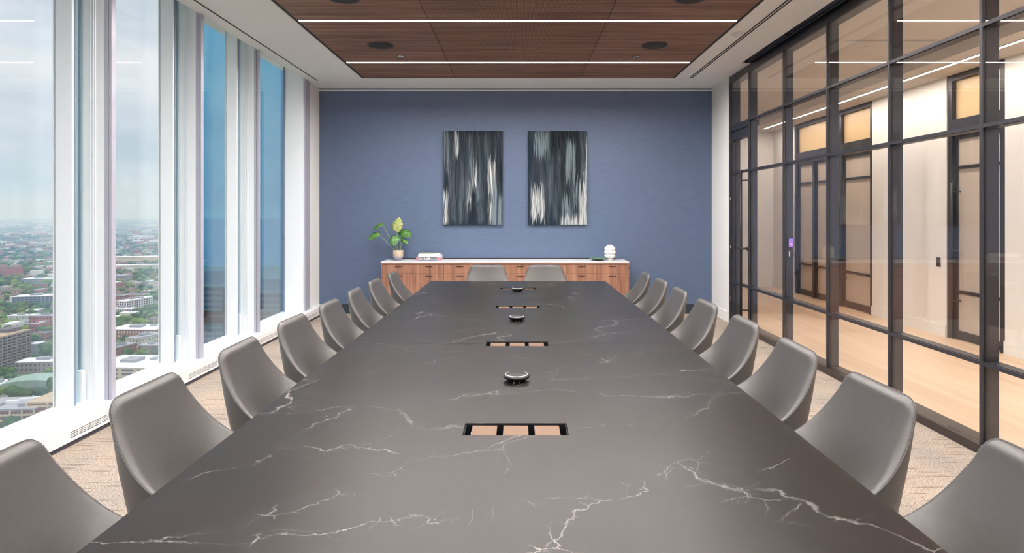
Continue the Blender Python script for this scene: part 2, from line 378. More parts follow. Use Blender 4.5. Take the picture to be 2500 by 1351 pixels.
lathe('dome', [(0.001, -0.034), (0.022, -0.032), (0.036, -0.024), (0.042, -0.012)], (2.19, 6.03, CZ), MT['plastic'], t, 28)

# roller blind in the pocket
t = tag(empty('roller_blind', (2.735, 2.8, 3.30)), 'dark roller blind tube in the ceiling pocket above glass partition', 'blind')
V, Fc = tube_geo([(2.735, YF+0.05, 3.305), (2.735, 7.2, 3.305)], 0.048, 20); mesh('blind_tube', V, Fc, MT['frame'], t, True)
for yy in (4.9, 6.1, 7.18, 3.7):
    box('bracket', 2.69, 2.785, yy-0.008, yy+0.008, 3.25, 3.36, MT['black'], t)
V, Fc = tube_geo([(2.735, YF+0.06, 3.250), (2.735, 7.15, 3.250)], 0.011, 8); mesh('hem_bar', V, Fc, MT['black'], t, True)

# ------------------------------------------------------------------ window wall
SZ = 0.135
piers = [4.09 + 1.195*k for k in range(-5, 3)]        # white fins; the last bay ends at the pier panel
prevy = YF+0.02
wn = 0
for k, y in enumerate(piers + [None]):
    wn += 1
    W = empty(f'window_{wn}', (-3.1, (y if y else 8.04)-0.5, SZ))
    struct(W, 'floor to ceiling window bay with white fin and mullion' if y else 'last window bay beside the cream wall, with tinted view', 'window')
    yend = y if y else 8.04
    box('glass_pane', -3.162, -3.150, prevy, yend, SZ-0.25, 3.5, MT['winglass'], W)
    if y:
        box('fin', -3.170, -3.040, y, y+0.018, SZ-0.012, 3.5, MT['winwhite'], W)
        box('side_glass', -3.070, -3.060, y+0.02, y+0.135, SZ+0.0, 3.5, MT['greenglass'], W)
        box('fin_edge', -3.046, -3.034, y+0.019, y+0.030, SZ, 3.5, MT['gasket'], W)
        box('side_block', -3.085, -3.045, y+0.10, y+0.134, SZ, SZ+0.22, MT['winwhite'], W)
        box('gasket', -3.100, -3.086, y+0.138, y+0.15, SZ, 3.5, MT['gasket'], W)
        py = y+0.16
        box('side_panel', -3.150, -2.922, y+0.151, y+0.175, SZ, 3.5, MT['winwhite'], W)
        box('panel_rib', -2.99, -2.983, y+0.146, y+0.152, SZ, 3.5, MT['winwhite'], W)
        box('mullion', -2.921, -2.898, y+0.150, y+0.20, SZ, 3.5, MT['mauve'], W)
        box('mullion', -2.895, -2.876, y+0.156, y+0.20, SZ, 3.5, MT['mauve'], W)
        box('mullion_joint', -2.899, -2.894, y+0.160, y+0.198, SZ, 3.5, MT['slot'], W)
        tube('bead_chain', [(-3.012, y+0.140, 3.4), (-3.012, y+0.140, 0.36), (-3.008, y+0.140, 0.335), (-3.0, y+0.140, 0.33), (-2.993, y+0.140, 0.345), (-2.993, y+0.140, 3.4)], 0.0022, MT['winwhite'], W, 6)
        prevy = y+0.20
    else:
        box('gasket', -3.145, -3.128, 8.02, 8.034, SZ, 3.5, MT['gasket'], W)
        box('side_panel', -3.150, XL+0.002, 8.036, 8.08, SZ, 3.5, MT['mauve'] if False else MT['winwhite'], W)
        box('mullion', XL-0.002, XL+0.016, 8.08, 8.262, SZ, 3.5, MT['mauve'], W)
        box('wall_return', -3.15, XL-0.002, 8.081, 8.262, SZ, 3.5, MT['white'], W)
# sill and convector covers
sill = struct(box('trim_1', -3.17, -2.872, YF, YB-0.001, SZ-0.03, SZ, MT['sill']), 'gloss white window sill running under all windows', 'trim')
bounds = [YF, -0.48, 0.85, 2.183, 3.516, 4.85, 6.18, 7.51, YB-0.002]
for i in range(8):
    y0, y1 = bounds[i]+0.002, bounds[i+1]-0.002
    far = 8-i
    t = tag(empty('convector_cover', (-2.82, (y0+y1)/2, 0)), f'low white louvred convector cover under the windows, {ordn[far-1]} from the blue wall', 'heater', 'convector covers under the windows')
    ga, gb = y0+0.21, min(y0+0.77, y1-0.12)
    zt = 0.130
    # front plate with louvre opening
    boxes('front_panel', [(-2.792, -2.78, y0, ga, 0.035, zt), (-2.792, -2.78, gb, y1, 0.035, zt), (-2.792, -2.78, ga, gb, 0.035, 0.052), (-2.792, -2.78, ga, gb, 0.094, zt)], MT['heater'], t)
    box('louvre_back', -2.805, -2.798, ga-0.01, gb+0.01, 0.04, 0.10, MT['slot'], t)
    for q in range(3):
        z = 0.0605+q*0.0105
        box('louvre_slat', -2.796, -2.781, ga, gb, z, z+0.004, MT['heater'], t)
    nv = 8
    for q in range(1, nv):
        yy = ga+(gb-ga)*q/nv
        box('louvre_divider', -2.795, -2.7805, yy-0.003, yy+0.003, 0.052, 0.094, MT['heater'], t)
    box('kick_plate', -2.81, -2.798, y0, y1, 0.0, 0.035, MT['kick'], t)
    box('top_edge', -2.808, -2.78, y0, y1, zt, SZ+0.002, MT['heater'], t)
    for q in range(4):
        x = -2.866+q*0.015
        box('grille_bar', x, x+0.009, y0, y1, zt-0.006, SZ-0.001, MT['winwhite'], t)
    box('grille_trough', -2.871, -2.809, y0, y1, 0.10, 0.112, MT['gasket'], t)

# ------------------------------------------------------------------ glass partition and door
PW = struct(empty('wall_right', (2.85, 3.6, 0)), 'dark framed glass partition between meeting room and corridor', 'wall')
ye = [7.31, 6.358, 5.454, 4.54, 3.633, 2.726, 1.82, 0.91, 0.0, -0.91, YF]
zr = [0.06, 0.545, 1.978, 2.586, 3.17]
GX = 2.80
for i in range(len(ye)-1):
    for j in range(4):
        box('glass_pane', GX-0.005, GX+0.005, ye[i+1]+0.002, ye[i]-0.002, zr[j], zr[j+1], MT['glass'], PW)
for i, y in enumerate(ye[:-1]):
    box('mullion', GX+0.006, 2.884, y-0.013, y+0.013, 0.06, 3.30, MT['frame'], PW)
    box('mullion_cap', GX-0.016, GX-0.0055, y-0.012, y+0.012, 0.06, 3.30, MT['frame'], PW)
for j in (1, 2, 3):
    for i in range(len(ye)-1):
        box('transom', GX+0.006, 2.884, ye[i+1]+0.013, ye[i]-0.013, zr[j]-0.013, zr[j]+0.013, MT['frame'], PW)
        box('transom_cap', GX-0.015, GX-0.0055, ye[i+1]+0.012, ye[i]-0.012, zr[j]-0.012, zr[j]+0.012, MT['frame'], PW)
box('base_rail', 2.765, 2.92, YF, 7.31, 0.0, 0.058, MT['rail'], PW)
box('head_rail', GX-0.015, 2.92, YF, 7.31, 3.17, 3.50, MT['frame'], PW)
box('head_rail', GX-0.015, 2.92, 7.31, 8.0, 3.17, 3.50, MT['frame'], PW)

D1 = struct(empty('door_1', (2.85, 7.65, 0)), 'dark framed glass door with tall pull bar beside white pier', 'door')
box('jamb', GX-0.015, 2.915, 7.945, 7.999, 0, 3.17, MT['frame'], D1)
box('head', GX-0.012, 2.915, 7.323, 7.945, 2.52, 2.60, MT['frame'], D1)
box('transom_glass', GX-0.005, GX+0.005, 7.323, 7.945, 2.601, 3.169, MT['glass'], D1)
box('stile', GX-0.006, 2.86, 7.885, 7.938, 0.01, 2.51, MT['frame'], D1)
box('stile', GX-0.006, 2.86, 7.326, 7.356, 0.01, 2.51, MT['frame'], D1)
box('top_rail', GX-0.006, 2.86, 7.356, 7.885, 2.40, 2.51, MT['frame'], D1)
for z0, z1 in ((0.01, 0.09),): box('bottom_rail', GX-0.006, 2.86, 7.356, 7.885, z0, z1, MT['frame'], D1)
for z in (0.545, 1.978): box('glazing_bar', GX-0.004, 2.85, 7.356, 7.885, z-0.014, z+0.014, MT['frame'], D1)
dz = [0.09, 0.531, 0.559, 1.964, 1.992, 2.40]
for a in (0, 2, 4): box('door_pane', GX+0.02, GX+0.03, 7.356, 7.885, dz[a], dz[a+1], MT['glass'], D1)
hb = tube('pull_bar', [(2.735, 7.43, 0.15), (2.735, 7.43, 1.985)], 0.015, MT['black'], D1, 14)
for z in (0.26, 1.86): tube('bar_standoff', [(2.735, 7.43, z), (GX+0.02, 7.36, z)], 0.011, MT['black'], hb, 10)
lv = tube('lever', [(2.80, 7.36, 1.018), (2.72, 7.37, 1.018), (2.715, 7.40, 1.018), (2.715, 7.50, 1.014)], 0.012, MT['black'], D1, 10)
V, Fc = tube_geo([(2.78, 7.345, 1.018), (2.80, 7.345, 1.018)], 0.026, 16); mesh('rose', V, Fc, MT['black'], lv, True)
for z in (0.30, 0.98, 1.62, 2.38): tube('hinge', [(2.786, 7.942, z-0.05), (2.786, 7.942, z+0.05)], 0.009, MT['alu'], D1, 10)

# wall-mounted controls on the partition mullion at Y=6.358
t = tag(empty('touch_panel', (2.86, 6.345, 1.14)), 'small room booking screen glowing purple on the partition mullion', 'screen')
m, nt, b = newmat('purple_screen')
b.inputs['Base Color'].default_value = (0.02, 0.02, 0.02, 1); b.inputs['Roughness'].default_value = 0.2
b.inputs['Emission Color'].default_value = (*lin(176, 124, 240), 1); b.inputs['Emission Strength'].default_value = 1.0
m2 = emit('red_screen_bar', lin(250, 90, 130), 1.0); m3 = emit('pale_screen_bar', lin(250, 190, 210), 1.0)
yb = 6.345
box('housing', 2.826, 2.886, yb-0.012, yb, 1.088, 1.192, MT['black'], t, 0.002)
box('display', 2.834, 2.878, yb-0.0135, yb-0.0122, 1.096, 1.184, m, t)
box('screen_bar', 2.841, 2.873, yb-0.0145, yb-0.0136, 1.122, 1.134, m2, t)
box('screen_bar', 2.845, 2.869, yb-0.0152, yb-0.0146, 1.126, 1.130, m3, t)
t = tag(empty('light_switch', (2.86, 6.345, 1.02)), 'black switch plate with pale rocker below the purple screen', 'switch')
box('plate', 2.826, 2.888, yb-0.008, yb, 0.985, 1.062, MT['black'], t, 0.002)
box('rocker', 2.836, 2.848, yb-0.012, yb-0.0082, 0.998, 1.048, MT['plastic'], t)
for x in (2.856, 2.868): box('rocker', x, x+0.009, yb-0.011, yb-0.0082, 0.998, 1.048, MT['slot'], t)

# ------------------------------------------------------------------ corridor
CX, CC, CE = 5.0, 3.05, 11.85
struct(box('floor_corridor', 2.80, 7.4, YF-0.15, CE+0.15, -0.12, -0.001, MT['corfloor']), 'pale timber corridor floor beyond the glass partition', 'floor')
wc = struct(boxes('wall_corridor', [(CX, CX+0.16, YF, 6.2, 0, CC), (CX, CX+0.16, 7.05, 8.53, 0, CC), (CX, CX+0.16, 10.95, CE, 0, CC), (CX, CX+0.16, 9.45, 9.6, 0, CC)], MT['corwall']), 'cream corridor wall with glazed office doors', 'wall')
struct(box('wall_corridor_end', 2.92, 7.4, CE, CE+0.15, 0, 3.3, MT['corwall']), 'cream wall closing the far end of the corridor', 'wall')
struct(box('wall_corridor_inner', 2.80, 2.92, YB+0.15, CE, 0, 3.3, MT['corwall']), 'cream corridor wall continuing behind the blue wall', 'wall')
struct(box('wall_office_back', 7.3, 7.4, YF, CE, 0, 3.3, MT['corwall']), 'cream wall inside the offices behind corridor doors', 'wall')
CH = 3.20
cc = struct(boxes('ceiling_corridor', [(2.921, 4.40, YF, CE, CH, CH+0.1), (4.40, 7.4, YF, CE, CC, CH+0.1)], MT['corceil']), 'warm white corridor ceiling with a linear light', 'ceiling')
for n_, (a, b_) in enumerate(((YF, 6.2), (7.05, 8.53), (10.95, CE))):
    struct(box(f'baseboard_corridor_{n_+1}', CX-0.016, CX+0.001, a, b_, 0, 0.137, MT['white']), ['white baseboard of the corridor wall, longest length', 'white baseboard between the two corridor doors', 'short white baseboard at the corridor end'][n_], 'baseboard')
hall = emit('corridor_diffuser', HALL_C, HALL)
t = tag(empty('corridor_light', (4.63, 5, CC)), 'long warm light strip along the corridor ceiling', 'light')
box('diffuser', 4.612, 4.648, YF+0.1, 11.4, CC-0.006, CC-0.001, hall, t)
boxes('channel', [(4.600, 4.611, YF+0.1, 11.4, CC-0.007, CC-0.0005), (4.649, 4.660, YF+0.1, 11.4, CC-0.007, CC-0.0005)], MT['white'], t)
for y, wh in ((6.35, 'beside the slot diffuser'), (3.0, 'in the length before the slot diffuser'), (9.4, 'near the dome camera')):
    t = tag(empty('downlight', (3.68, y, CH)), 'small recessed corridor ceiling downlight ' + wh, 'light', 'corridor downlights')
    lathe('lens', [(0.001, -0.003), (0.045, -0.003), (0.045, 0.0)], (3.68, y, CH), emit('downlight_lens', HALL_C, 60.0), t, 20)
    lathe('trim_ring', [(0.046, -0.006), (0.058, -0.005), (0.060, 0.0), (0.046, 0.0)], (3.68, y, CH), MT['white'], t, 20)
t = tag(empty('ceiling_diffuser', (3.75, 6.08, CH)), 'white twin slot air diffuser across the corridor ceiling', 'vent')
box('frame', 3.28, 4.23, 6.045, 6.115, CH-0.004, CH, MT['corceil'], t)
for yy in (6.06, 6.087): box('slot', 3.30, 4.21, yy, yy+0.010, CH-0.0055, CH-0.0042, MT['gasket'], t)
t = tag(empty('dome_camera', (4.22, 10.33, CH)), 'small dome security camera on the corridor ceiling', 'camera')
lathe('base', [(0.001, -0.05), (0.062, -0.05), (0.066, 0.0)], (4.22, 10.33, CH), MT['plastic'], t, 20)
lathe('dome', [(0.001, -0.092), (0.024, -0.086), (0.040, -0.07), (0.046, -0.051)], (4.22, 10.33, CH), MT['gloss_black'], t, 20)
t = tag(empty('card_reader', (CX, 7.17, 0.87)), 'small dark card reader on the corridor wall beside office door', 'reader')
box('body', CX-0.022, CX-0.0005, 7.145, 7.195, 0.815, 0.925, MT['black'], t, 0.003)
box('face', CX-0.024, CX-0.0222, 7.15, 7.19, 0.86, 0.92, MT['alu'], t)

def office_door(n, y0, y1, label, double=False):
    D = struct(empty(f'door_{n}', (CX+0.05, (y0+y1)/2, 0)), label, 'door')
    fx0, fx1 = CX+0.01, CX+0.15
    fw = 0.075
    box('jamb', fx0, fx1, y0, y0+fw, 0, CC, MT['frame'], D); box('jamb', fx0, fx1, y1-fw, y1, 0, CC, MT['frame'], D)
    box('head', fx0, fx1, y0+fw, y1-fw, 2.98, CC, MT['frame'], D)
    box('transom_rail', fx0, fx1, y0+fw, y1-fw, 2.36, 2.53, MT['frame'], D)
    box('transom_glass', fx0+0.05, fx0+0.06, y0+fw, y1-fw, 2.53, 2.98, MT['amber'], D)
    leaves = [(y0+fw, y1-fw)] if not double else [(y0+fw, (y0+y1)/2-0.03), ((y0+y1)/2+0.03, y1-fw)]
    if double: box('centre_post', fx0, fx1, (y0+y1)/2-0.03, (y0+y1)/2+0.03, 0, 2.36, MT['frame'], D)
    for a, b_ in leaves:
        box('stile', fx0+0.03, fx0+0.08, a, a+0.04, 0.01, 2.355, MT['frame'], D); box('stile', fx0+0.03, fx0+0.08, b_-0.04, b_, 0.01, 2.355, MT['frame'], D)
        for z0, z1 in ((0.01, 0.10), (0.53, 0.565), (1.96, 1.995), (2.30, 2.355)): box('rail', fx0+0.03, fx0+0.08, a+0.04, b_-0.04, z0, z1, MT['frame'], D)
        for z0, z1 in ((0.10, 0.53), (0.565, 1.96), (1.995, 2.30)): box('frosted_pane', fx0+0.05, fx0+0.06, a+0.04, b_-0.04, z0, z1, MT['frost'], D)
    hb = tube('pull_bar', [(CX-0.055, y1-fw-0.09, 0.35), (CX-0.055, y1-fw-0.09, 1.80)], 0.013, MT['black'], D, 10)
    for z in (0.45, 1.70): tube('bar_standoff', [(CX-0.055, y1-fw-0.09, z), (CX+0.045, y1-fw-0.09, z)], 0.009, MT['black'], hb, 8)
    tube('lever', [(CX+0.04, y1-fw-0.03, 1.02), (CX-0.03, y1-fw-0.03, 1.02), (CX-0.03, y1-fw-0.16, 1.02)], 0.011, MT['black'], D, 8)
office_door(2, 6.2, 7.05, 'frosted corridor office door with transom coloured as if amber lit, beside the card reader')
office_door(3, 8.53, 9.45, 'frosted corridor office door with transom coloured as if amber lit, next to the double door')
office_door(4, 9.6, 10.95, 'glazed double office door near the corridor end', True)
t = tag(empty('office_light', (6.0, 8.6, CC)), 'warm light panel on the ceiling of the offices', 'light')
box('lens', 5.5, 5.62, 6.0, 11.0, CC-0.012, CC-0.006, emit('office_lens', HALL_C, 30.0), t)
box('tray', 5.49, 5.63, 5.99, 11.01, CC-0.006, CC-0.001, MT['white'], t)

# ------------------------------------------------------------------ table
TX0, TX1, TY0, TY1, TZ = -0.929, 0.899, 0.22, 6.295, 0.740
tr_y = [1.985, 3.28, 4.567, 5.68]; tcx = -0.012; tw, td = 0.342, 0.110
T = tag(empty('conference_table', (-0.015, 3.26, 0)), 'long dark veined stone conference table in the middle of the room', 'table')
def slab(ya, yb_, trs):
    xs = [TX0, tcx-tw/2, tcx+tw/2, TX1]; ys = [ya]
    for y in trs: ys += [max(ya, y-td/2), min(yb_, y+td/2)]
    ys = sorted(set(ys+[yb_])); holes = set()
    for j in range(len(ys)-1):
        mid = (ys[j]+ys[j+1])/2
        if any(abs(mid-y) < td/2 for y in trs): holes.add((1, j))
    return cells('stone_slab', xs, ys, TZ-0.03, TZ, holes, MT['stone'], T)
slab(TY0, 3.2795, [1.985, 3.28]); slab(3.2805, TY1, [3.28, 4.567, 5.68])
boxes('apron', [(TX0+0.12, TX1-0.12, TY0+0.12, TY0+0.15, 0.64, TZ-0.031), (TX0+0.12, TX1-0.12, TY1-0.15, TY1-0.12, 0.64, TZ-0.031),
      (TX0+0.42, TX0+0.45, TY0+0.15, TY1-0.15, 0.66, TZ-0.031), (TX1-0.45, TX1-0.42, TY0+0.15, TY1-0.15, 0.66, TZ-0.031)], MT['frame'], T)
for y in (1.0, 2.65, 3.95, 5.35): box('pedestal', -0.34, 0.31, y-0.16, y+0.16, 0.0, 0.64, MT['frame'], T, 0.01)
for i, y in enumerate(tr_y[::-1]):
    t = tag(empty('power_tray', (tcx, y, TZ-0.075)), f'recessed table power tray with three bronze lids, {ordn[i]} from the credenza', 'power tray', 'power trays in the table')
    x0, x1, y0, y1 = tcx-tw/2, tcx+tw/2, y-td/2, y+td/2
    boxes('housing', [(x0+0.002, x1-0.002, y0+0.002, y1-0.002, TZ-0.075, TZ-0.068), (x0+0.0015, x0+0.006, y0+0.0015, y1-0.0015, TZ-0.068, TZ-0.003), (x1-0.006, x1-0.0015, y0+0.0015, y1-0.0015, TZ-0.068, TZ-0.003),
                  (x0+0.006, x1-0.006, y0+0.0015, y0+0.004, TZ-0.068, TZ-0.003), (x0+0.006, x1-0.006, y1-0.005, y1-0.0015, TZ-0.068, TZ-0.003)], MT['gloss_black'], t)
    for q in range(3):
        cx = tcx+(q-1)*0.104
        ld = box('lid', cx-0.0415, cx+0.0415, y0+0.004, y1-0.009, TZ-0.010, TZ-0.004, MT['bronze'], t, 0.0012)
        box('lid_edge', cx-0.0415, cx-0.0395, y0+0.0045, y1-0.0095, TZ-0.0039, TZ-0.0034, MT['chrome'], ld)
for i, (x, y) in enumerate(((-0.018, 5.50), (-0.016, 4.0), (-0.012, 2.56))):
    t = tag(empty('conference_microphone', (x, y, TZ)), f'round black tabletop microphone with glowing ring, {ordn[i]} from the credenza', 'microphone', 'tabletop microphones')
    lathe('body', [(0.036, 0.004), (0.044, 0.008), (0.0555, 0.016), (0.057, 0.021), (0.055, 0.025), (0.0475, 0.028)], (x, y, TZ), plain('satin_black_body', (0.008, 0.008, 0.009), 0.32, spec=0.3), t, 48)
    lathe('top_disc', [(0.001, 0.031), (0.043, 0.0305), (0.0455, 0.029), (0.0455, 0.027)], (x, y, TZ), plain('dark_fabric_disc', (0.010, 0.009, 0.009), 0.5, spec=0.2), t, 48)
    V = []; Fc = []; n = 48
    for rr, zz in ((0.0457, 0.0275), (0.0457, 0.0297), (0.0471, 0.0292), (0.0471, 0.0275)):
        for k in range(n): V.append((x+rr*math.cos(2*math.pi*k/n), y+rr*math.sin(2*math.pi*k/n), TZ+zz))
    for j in range(4):
        for k in range(n): Fc.append((j*n+k, j*n+(k+1) % n, ((j+1) % 4)*n+(k+1) % n, ((j+1) % 4)*n+k))
    mesh('light_ring', V, Fc, emit('ring_glow', (0.50, 0.85, 0.66), 0.22), t, True)
    lathe('foot', [(0.032, 0.0), (0.032, 0.004)], (x, y, TZ), MT['black'], t, 32)
    for a in (-1.9, -1.2, 0.6, 2.2): box('foot_stud', x+0.034*math.cos(a)-0.002, x+0.034*math.cos(a)+0.002, y+0.034*math.sin(a)-0.002, y+0.034*math.sin(a)+0.002, TZ+0.0005, TZ+0.004, MT['chrome'], t)

# ------------------------------------------------------------------ chairs
def catmull(P, n):
    P = [Vector(p) for p in P]; outp = []
    Q = [P[0]*2-P[1]] + P + [P[-1]*2-P[-2]]
    segs = len(P)-1
    for i in range(n):
        s = i/(n-1)*segs; k = min(int(s), segs-1); t = s-k
        a, b_, c_, d = Q[k], Q[k+1], Q[k+2], Q[k+3]
        outp.append(0.5*((2*b_)+(c_-a)*t+(2*a-5*b_+4*c_-d)*t*t+(3*b_-a-3*c_+d)*t**3))
    return outp
def table_fn(T):
    zs_ = [t[0] for t in T]
    def f(z):
        if z <= zs_[0]: return T[0][1]
        if z >= zs_[-1]: return T[-1][1]
        k = max(i for i in range(len(T)-1) if zs_[i] <= z)
        def slope(i):
            a, b_ = max(i-1, 0), min(i+1, len(T)-1); return (T[b_][1]-T[a][1])/(T[b_][0]-T[a][0])
        h = T[k+1][0]-T[k][0]; t = (z-T[k][0])/h
        return ((2*t**3-3*t*t+1)*T[k][1] + (t**3-2*t*t+t)*h*slope(k) + (-2*t**3+3*t*t)*T[k+1][1] + (t**3-t*t)*h*slope(k+1))
    return f
ZT = 0.884
c_w = table_fn([(.44, .262), (.50, .266), (.56, .264), (.602, .258), (.652, .246), (.708, .231), (.77, .213), (.83, .194), (.884, .180)])   # half width
c_e = table_fn([(.44, .10), (.50, .03), (.56, -.06), (.602, -.125), (.652, -.205), (.708, -.262), (.77, -.305), (.83, -.335), (.884, -.352)])  # side edge
c_c = table_fn([(.44, -.170), (.50, -.196), (.56, -.226), (.602, -.246), (.66, -.270), (.72, -.294), (.78, -.316), (.83, -.333), (.884, -.350)])  # front centre
c_o = table_fn([(.36, -.265), (.44, -.300), (.50, -.314), (.56, -.326), (.66, -.344), (.78, -.366), (.884, -.386)])                            # rear centre
def make_chair():
    root = empty('conference_chair', (0, 0, 0))
    rows = [0.44+0.36*k/16 for k in range(17)] + [0.80+0.084*math.sin(math.pi/2*k/12) for k in range(1, 13)]
    rc = 0.042; NS = 28
    def half(z):
        w_ = c_w(z); q = z-(ZT-rc)
        return w_ - (rc-math.sqrt(max(0.0, rc*rc-q*q)) if q > 0 else 0.0)
    def thin(z):        # rounding of front and back into the top edge
        q = (z-(ZT-0.020))/0.020
        return math.sqrt(max(0.0, 1-q*q)) if q > 0 else 1.0
    Vp = []; Vo = []; edgeL = []; edgeR = []; top = []
    for z in rows:
        hw = half(z); yc, ye, yo = c_c(z), c_e(z), c_o(z); t = thin(z)
        seamy = ye - 0.012
        mid = (yc+yo)/2
        f_row = []; o_row = []
        for k in range(NS+1):
            u = -1+2*k/NS; u = math.sin(u*math.pi/2*0.999)
            a = abs(u)
            y = yc + (ye-yc)*a**2.3
            d = (1-a)*hw
            pil = min(1.0, d/0.032); pil = math.sqrt(max(0.0, 1-(1-pil)**2))
            y = seamy + (y+0.006-seamy)*pil if a > 0.5 else y+0.006
            y = mid + (y-mid)*t if a < 0.9 else seamy*(1-t) + y*t if False else mid*(1-t)*(1-a**8) + seamy*(1-t)*a**8 + y*t
            f_row.append((u*hw, y, z))
            yb_ = yo + (seamy-yo)*a**7
            yb_ = mid*(1-t)*(1-a**8) + seamy*(1-t)*a**8 + yb_*t
            o_row.append((u*hw*(1.0 if a < 0.999 else 1.0), yb_, z))
        Vp += f_row; Vo += o_row
        edgeL.append(Vector(f_row[0])); edgeR.append(Vector(f_row[-1]))
        if z == rows[-1]: top = [Vector(p) for p in o_row]
    m_ = NS+1
    def grid(nr): return [(r*m_+k, r*m_+k+1, (r+1)*m_+k+1, (r+1)*m_+k) for r in range(nr-1) for k in range(NS)]
    mesh('back_pad', Vp, grid(len(rows)), MT['leather'], root, True)
    # rear shell continues down under the seat
    low = []
    for z, sc_, yy in ((0.405, 0.97, 0.0), (0.378, 0.88, 0.0), (0.366, 0.55, 0.0)):
        row = []
        for k in range(NS+1):
            x, y, _ = Vo[k]; row.append((x*sc_, y*sc_, z))
        low.append(row)
    Vs = [p for r in low[::-1] for p in r] + Vo
    mesh('outer_shell', Vs, grid(len(rows)+3), MT['leather_out'], root, True)
    path = edgeL + top[1:-1] + edgeR[::-1]
    outw = []
    for i, p in enumerate(path):
        t_ = (path[min(i+1, len(path)-1)]-path[max(i-1, 0)]).normalized(); outw.append(Vector((t_.z, 0, -t_.x)) * (-1) if False else Vector((-t_.z, 0, t_.x)))
    V, Fc = tube_geo([p + o_*0.0003 for p, o_ in zip(path, outw)], 0.0022, 6); sm_ = mesh('seam', V, Fc, MT['seam'], root, True)
    sides = ([], []), ([], []); acc = 0.0
    for i in range(1, len(path)):
        V, Fc = sides[0 if path[i].x < 0 else 1]
        seg = path[i]-path[i-1]; L = seg.length; q = 0.0
        while acc + (L-q) >= 0.0105:
            q += 0.0105-acc; acc = 0.0
            p = path[i-1]+seg*(q/L) + Vector((0, 0.0055, 0)) - outw[i]*0.0006
            if p.z > 0.868: continue
            d = seg.normalized()*0.0028
            o1 = outw[i]*0.0010; o2 = Vector((0, 0.0009, 0)); k = len(V)
            V += [p-d-o1-o2, p-d+o1-o2, p-d+o1+o2, p-d-o1+o2, p+d-o1-o2, p+d+o1-o2, p+d+o1+o2, p+d-o1+o2]
            Fc += [tuple(k+j for j in f) for f in BF]
        acc += L-q
    for V, Fc in sides: mesh('stitching', V, Fc, MT['stitch'], sm_)
    # seat: upholstered pan and cushion
    def ring_at(sc_, z, n_=40):
        out_ = []
        for k in range(n_):
            a = 2*math.pi*k/n_; c_, s_ = math.cos(a), math.sin(a)
            r_ = 1/((abs(c_)/0.255)**3.2+(abs(s_)/0.215)**3.2)**(1/3.2)
            out_.append((c_*r_*sc_, 0.012+s_*r_*sc_, z))
        return out_
    def stack(name, L, mat, parent):
        V = []; n_ = 40
        for sc_, z in L: V += ring_at(sc_, z)
        Fc = [(j*n_+k, j*n_+(k+1) % n_, (j+1)*n_+(k+1) % n_, (j+1)*n_+k) for j in range(len(L)-1) for k in range(n_)]
        Fc += [tuple(range(n_)), tuple((len(L)-1)*n_+k for k in range(n_))]
        return mesh(name, V, Fc, mat, parent, True)
    stack('seat_pan', [(0.55, 0.366), (0.85, 0.372), (0.97, 0.392), (1.0, 0.42)], MT['leather_out'], root)
    stack('seat_cushion', [(0.97, 0.421), (1.0, 0.43), (1.0, 0.462), (0.97, 0.476), (0.88, 0.485), (0.5, 0.486), (0.1, 0.483)], MT['leather'], root)
    lathe('column', [(0.06, 0.3655), (0.06, 0.355), (0.026, 0.34), (0.024, 0.10), (0.04, 0.075), (0.045, 0.05)], (0, 0, 0), MT['alu'], root, 16)
    for k in range(4):
        a = math.pi/4+k*math.pi/2; u = Vector((math.cos(a), math.sin(a), 0)); s = Vector((-u.y, u.x, 0))
        V = []
        for r_, hw, z0, z1 in ((0.03, 0.022, 0.045, 0.08), (0.29, 0.013, 0.016, 0.034)):
            V += [u*r_-s*hw+Vector((0, 0, z0)), u*r_+s*hw+Vector((0, 0, z0)), u*r_+s*hw+Vector((0, 0, z1)), u*r_-s*hw+Vector((0, 0, z1))]
        lg = mesh('leg', V, [(0, 1, 2, 3), (4, 7, 6, 5), (0, 4, 5, 1), (1, 5, 6, 2), (2, 6, 7, 3), (3, 7, 4, 0)], MT['alu'], root)
        lathe('glide', [(0.018, 0.0), (0.018, 0.0155)], u*0.275, MT['black'], lg, 12)
    return root
ch0 = make_chair(); first = [True]
def place_chair(x, y, rz, label, group):
    if first[0]:
        first[0] = False; o = ch0; o.location = (x, y, 0); o.rotation_euler = (0, 0, rz)
    else: o = dup(ch0, (x, y, 0), rz)
    return tag(o, label, 'chair', group)
cyl = [1.370, 2.0, 2.632, 3.252, 3.862, 4.492, 5.122, 5.782]
cyr = [1.372, 1.996, 2.612, 3.226, 3.850, 4.49, 5.12, 5.735]
for i, y in enumerate(cyl[::-1]):
    j = (0.012, -0.006, 0.0, 0.008, -0.004, 0.004, -0.01, 0.0)[i]
    place_chair(TX0+0.060+j, y, -math.pi/2+(0.02, -0.02, 0.03, 0, -0.03, 0.02, 0.0, 0.02)[i], f'grey leather conference chair on the window side of the table, {ordn[i]} from the credenza', 'chairs along the window side')
for i, y in enumerate(cyr[::-1]):
    j = (0.0, 0.006, -0.004, 0.0, 0.008, 0.0, -0.006, 0.0)[i]
    place_chair(TX1-0.055+j, y, math.pi/2+(-0.02, 0.02, 0.0, 0.03, 0, -0.02, 0.02, -0.01)[i], f'grey leather conference chair on the glass partition side, {ordn[i]} from the credenza', 'chairs along the partition side')
place_chair(-0.352, TY1-0.065, math.pi, 'grey leather chair at the table end before the credenza, nearer the windows', 'chairs at the table end')
place_chair(0.280, TY1-0.065, math.pi, 'grey leather chair at the table end before the credenza, nearer the glass partition', 'chairs at the table end')

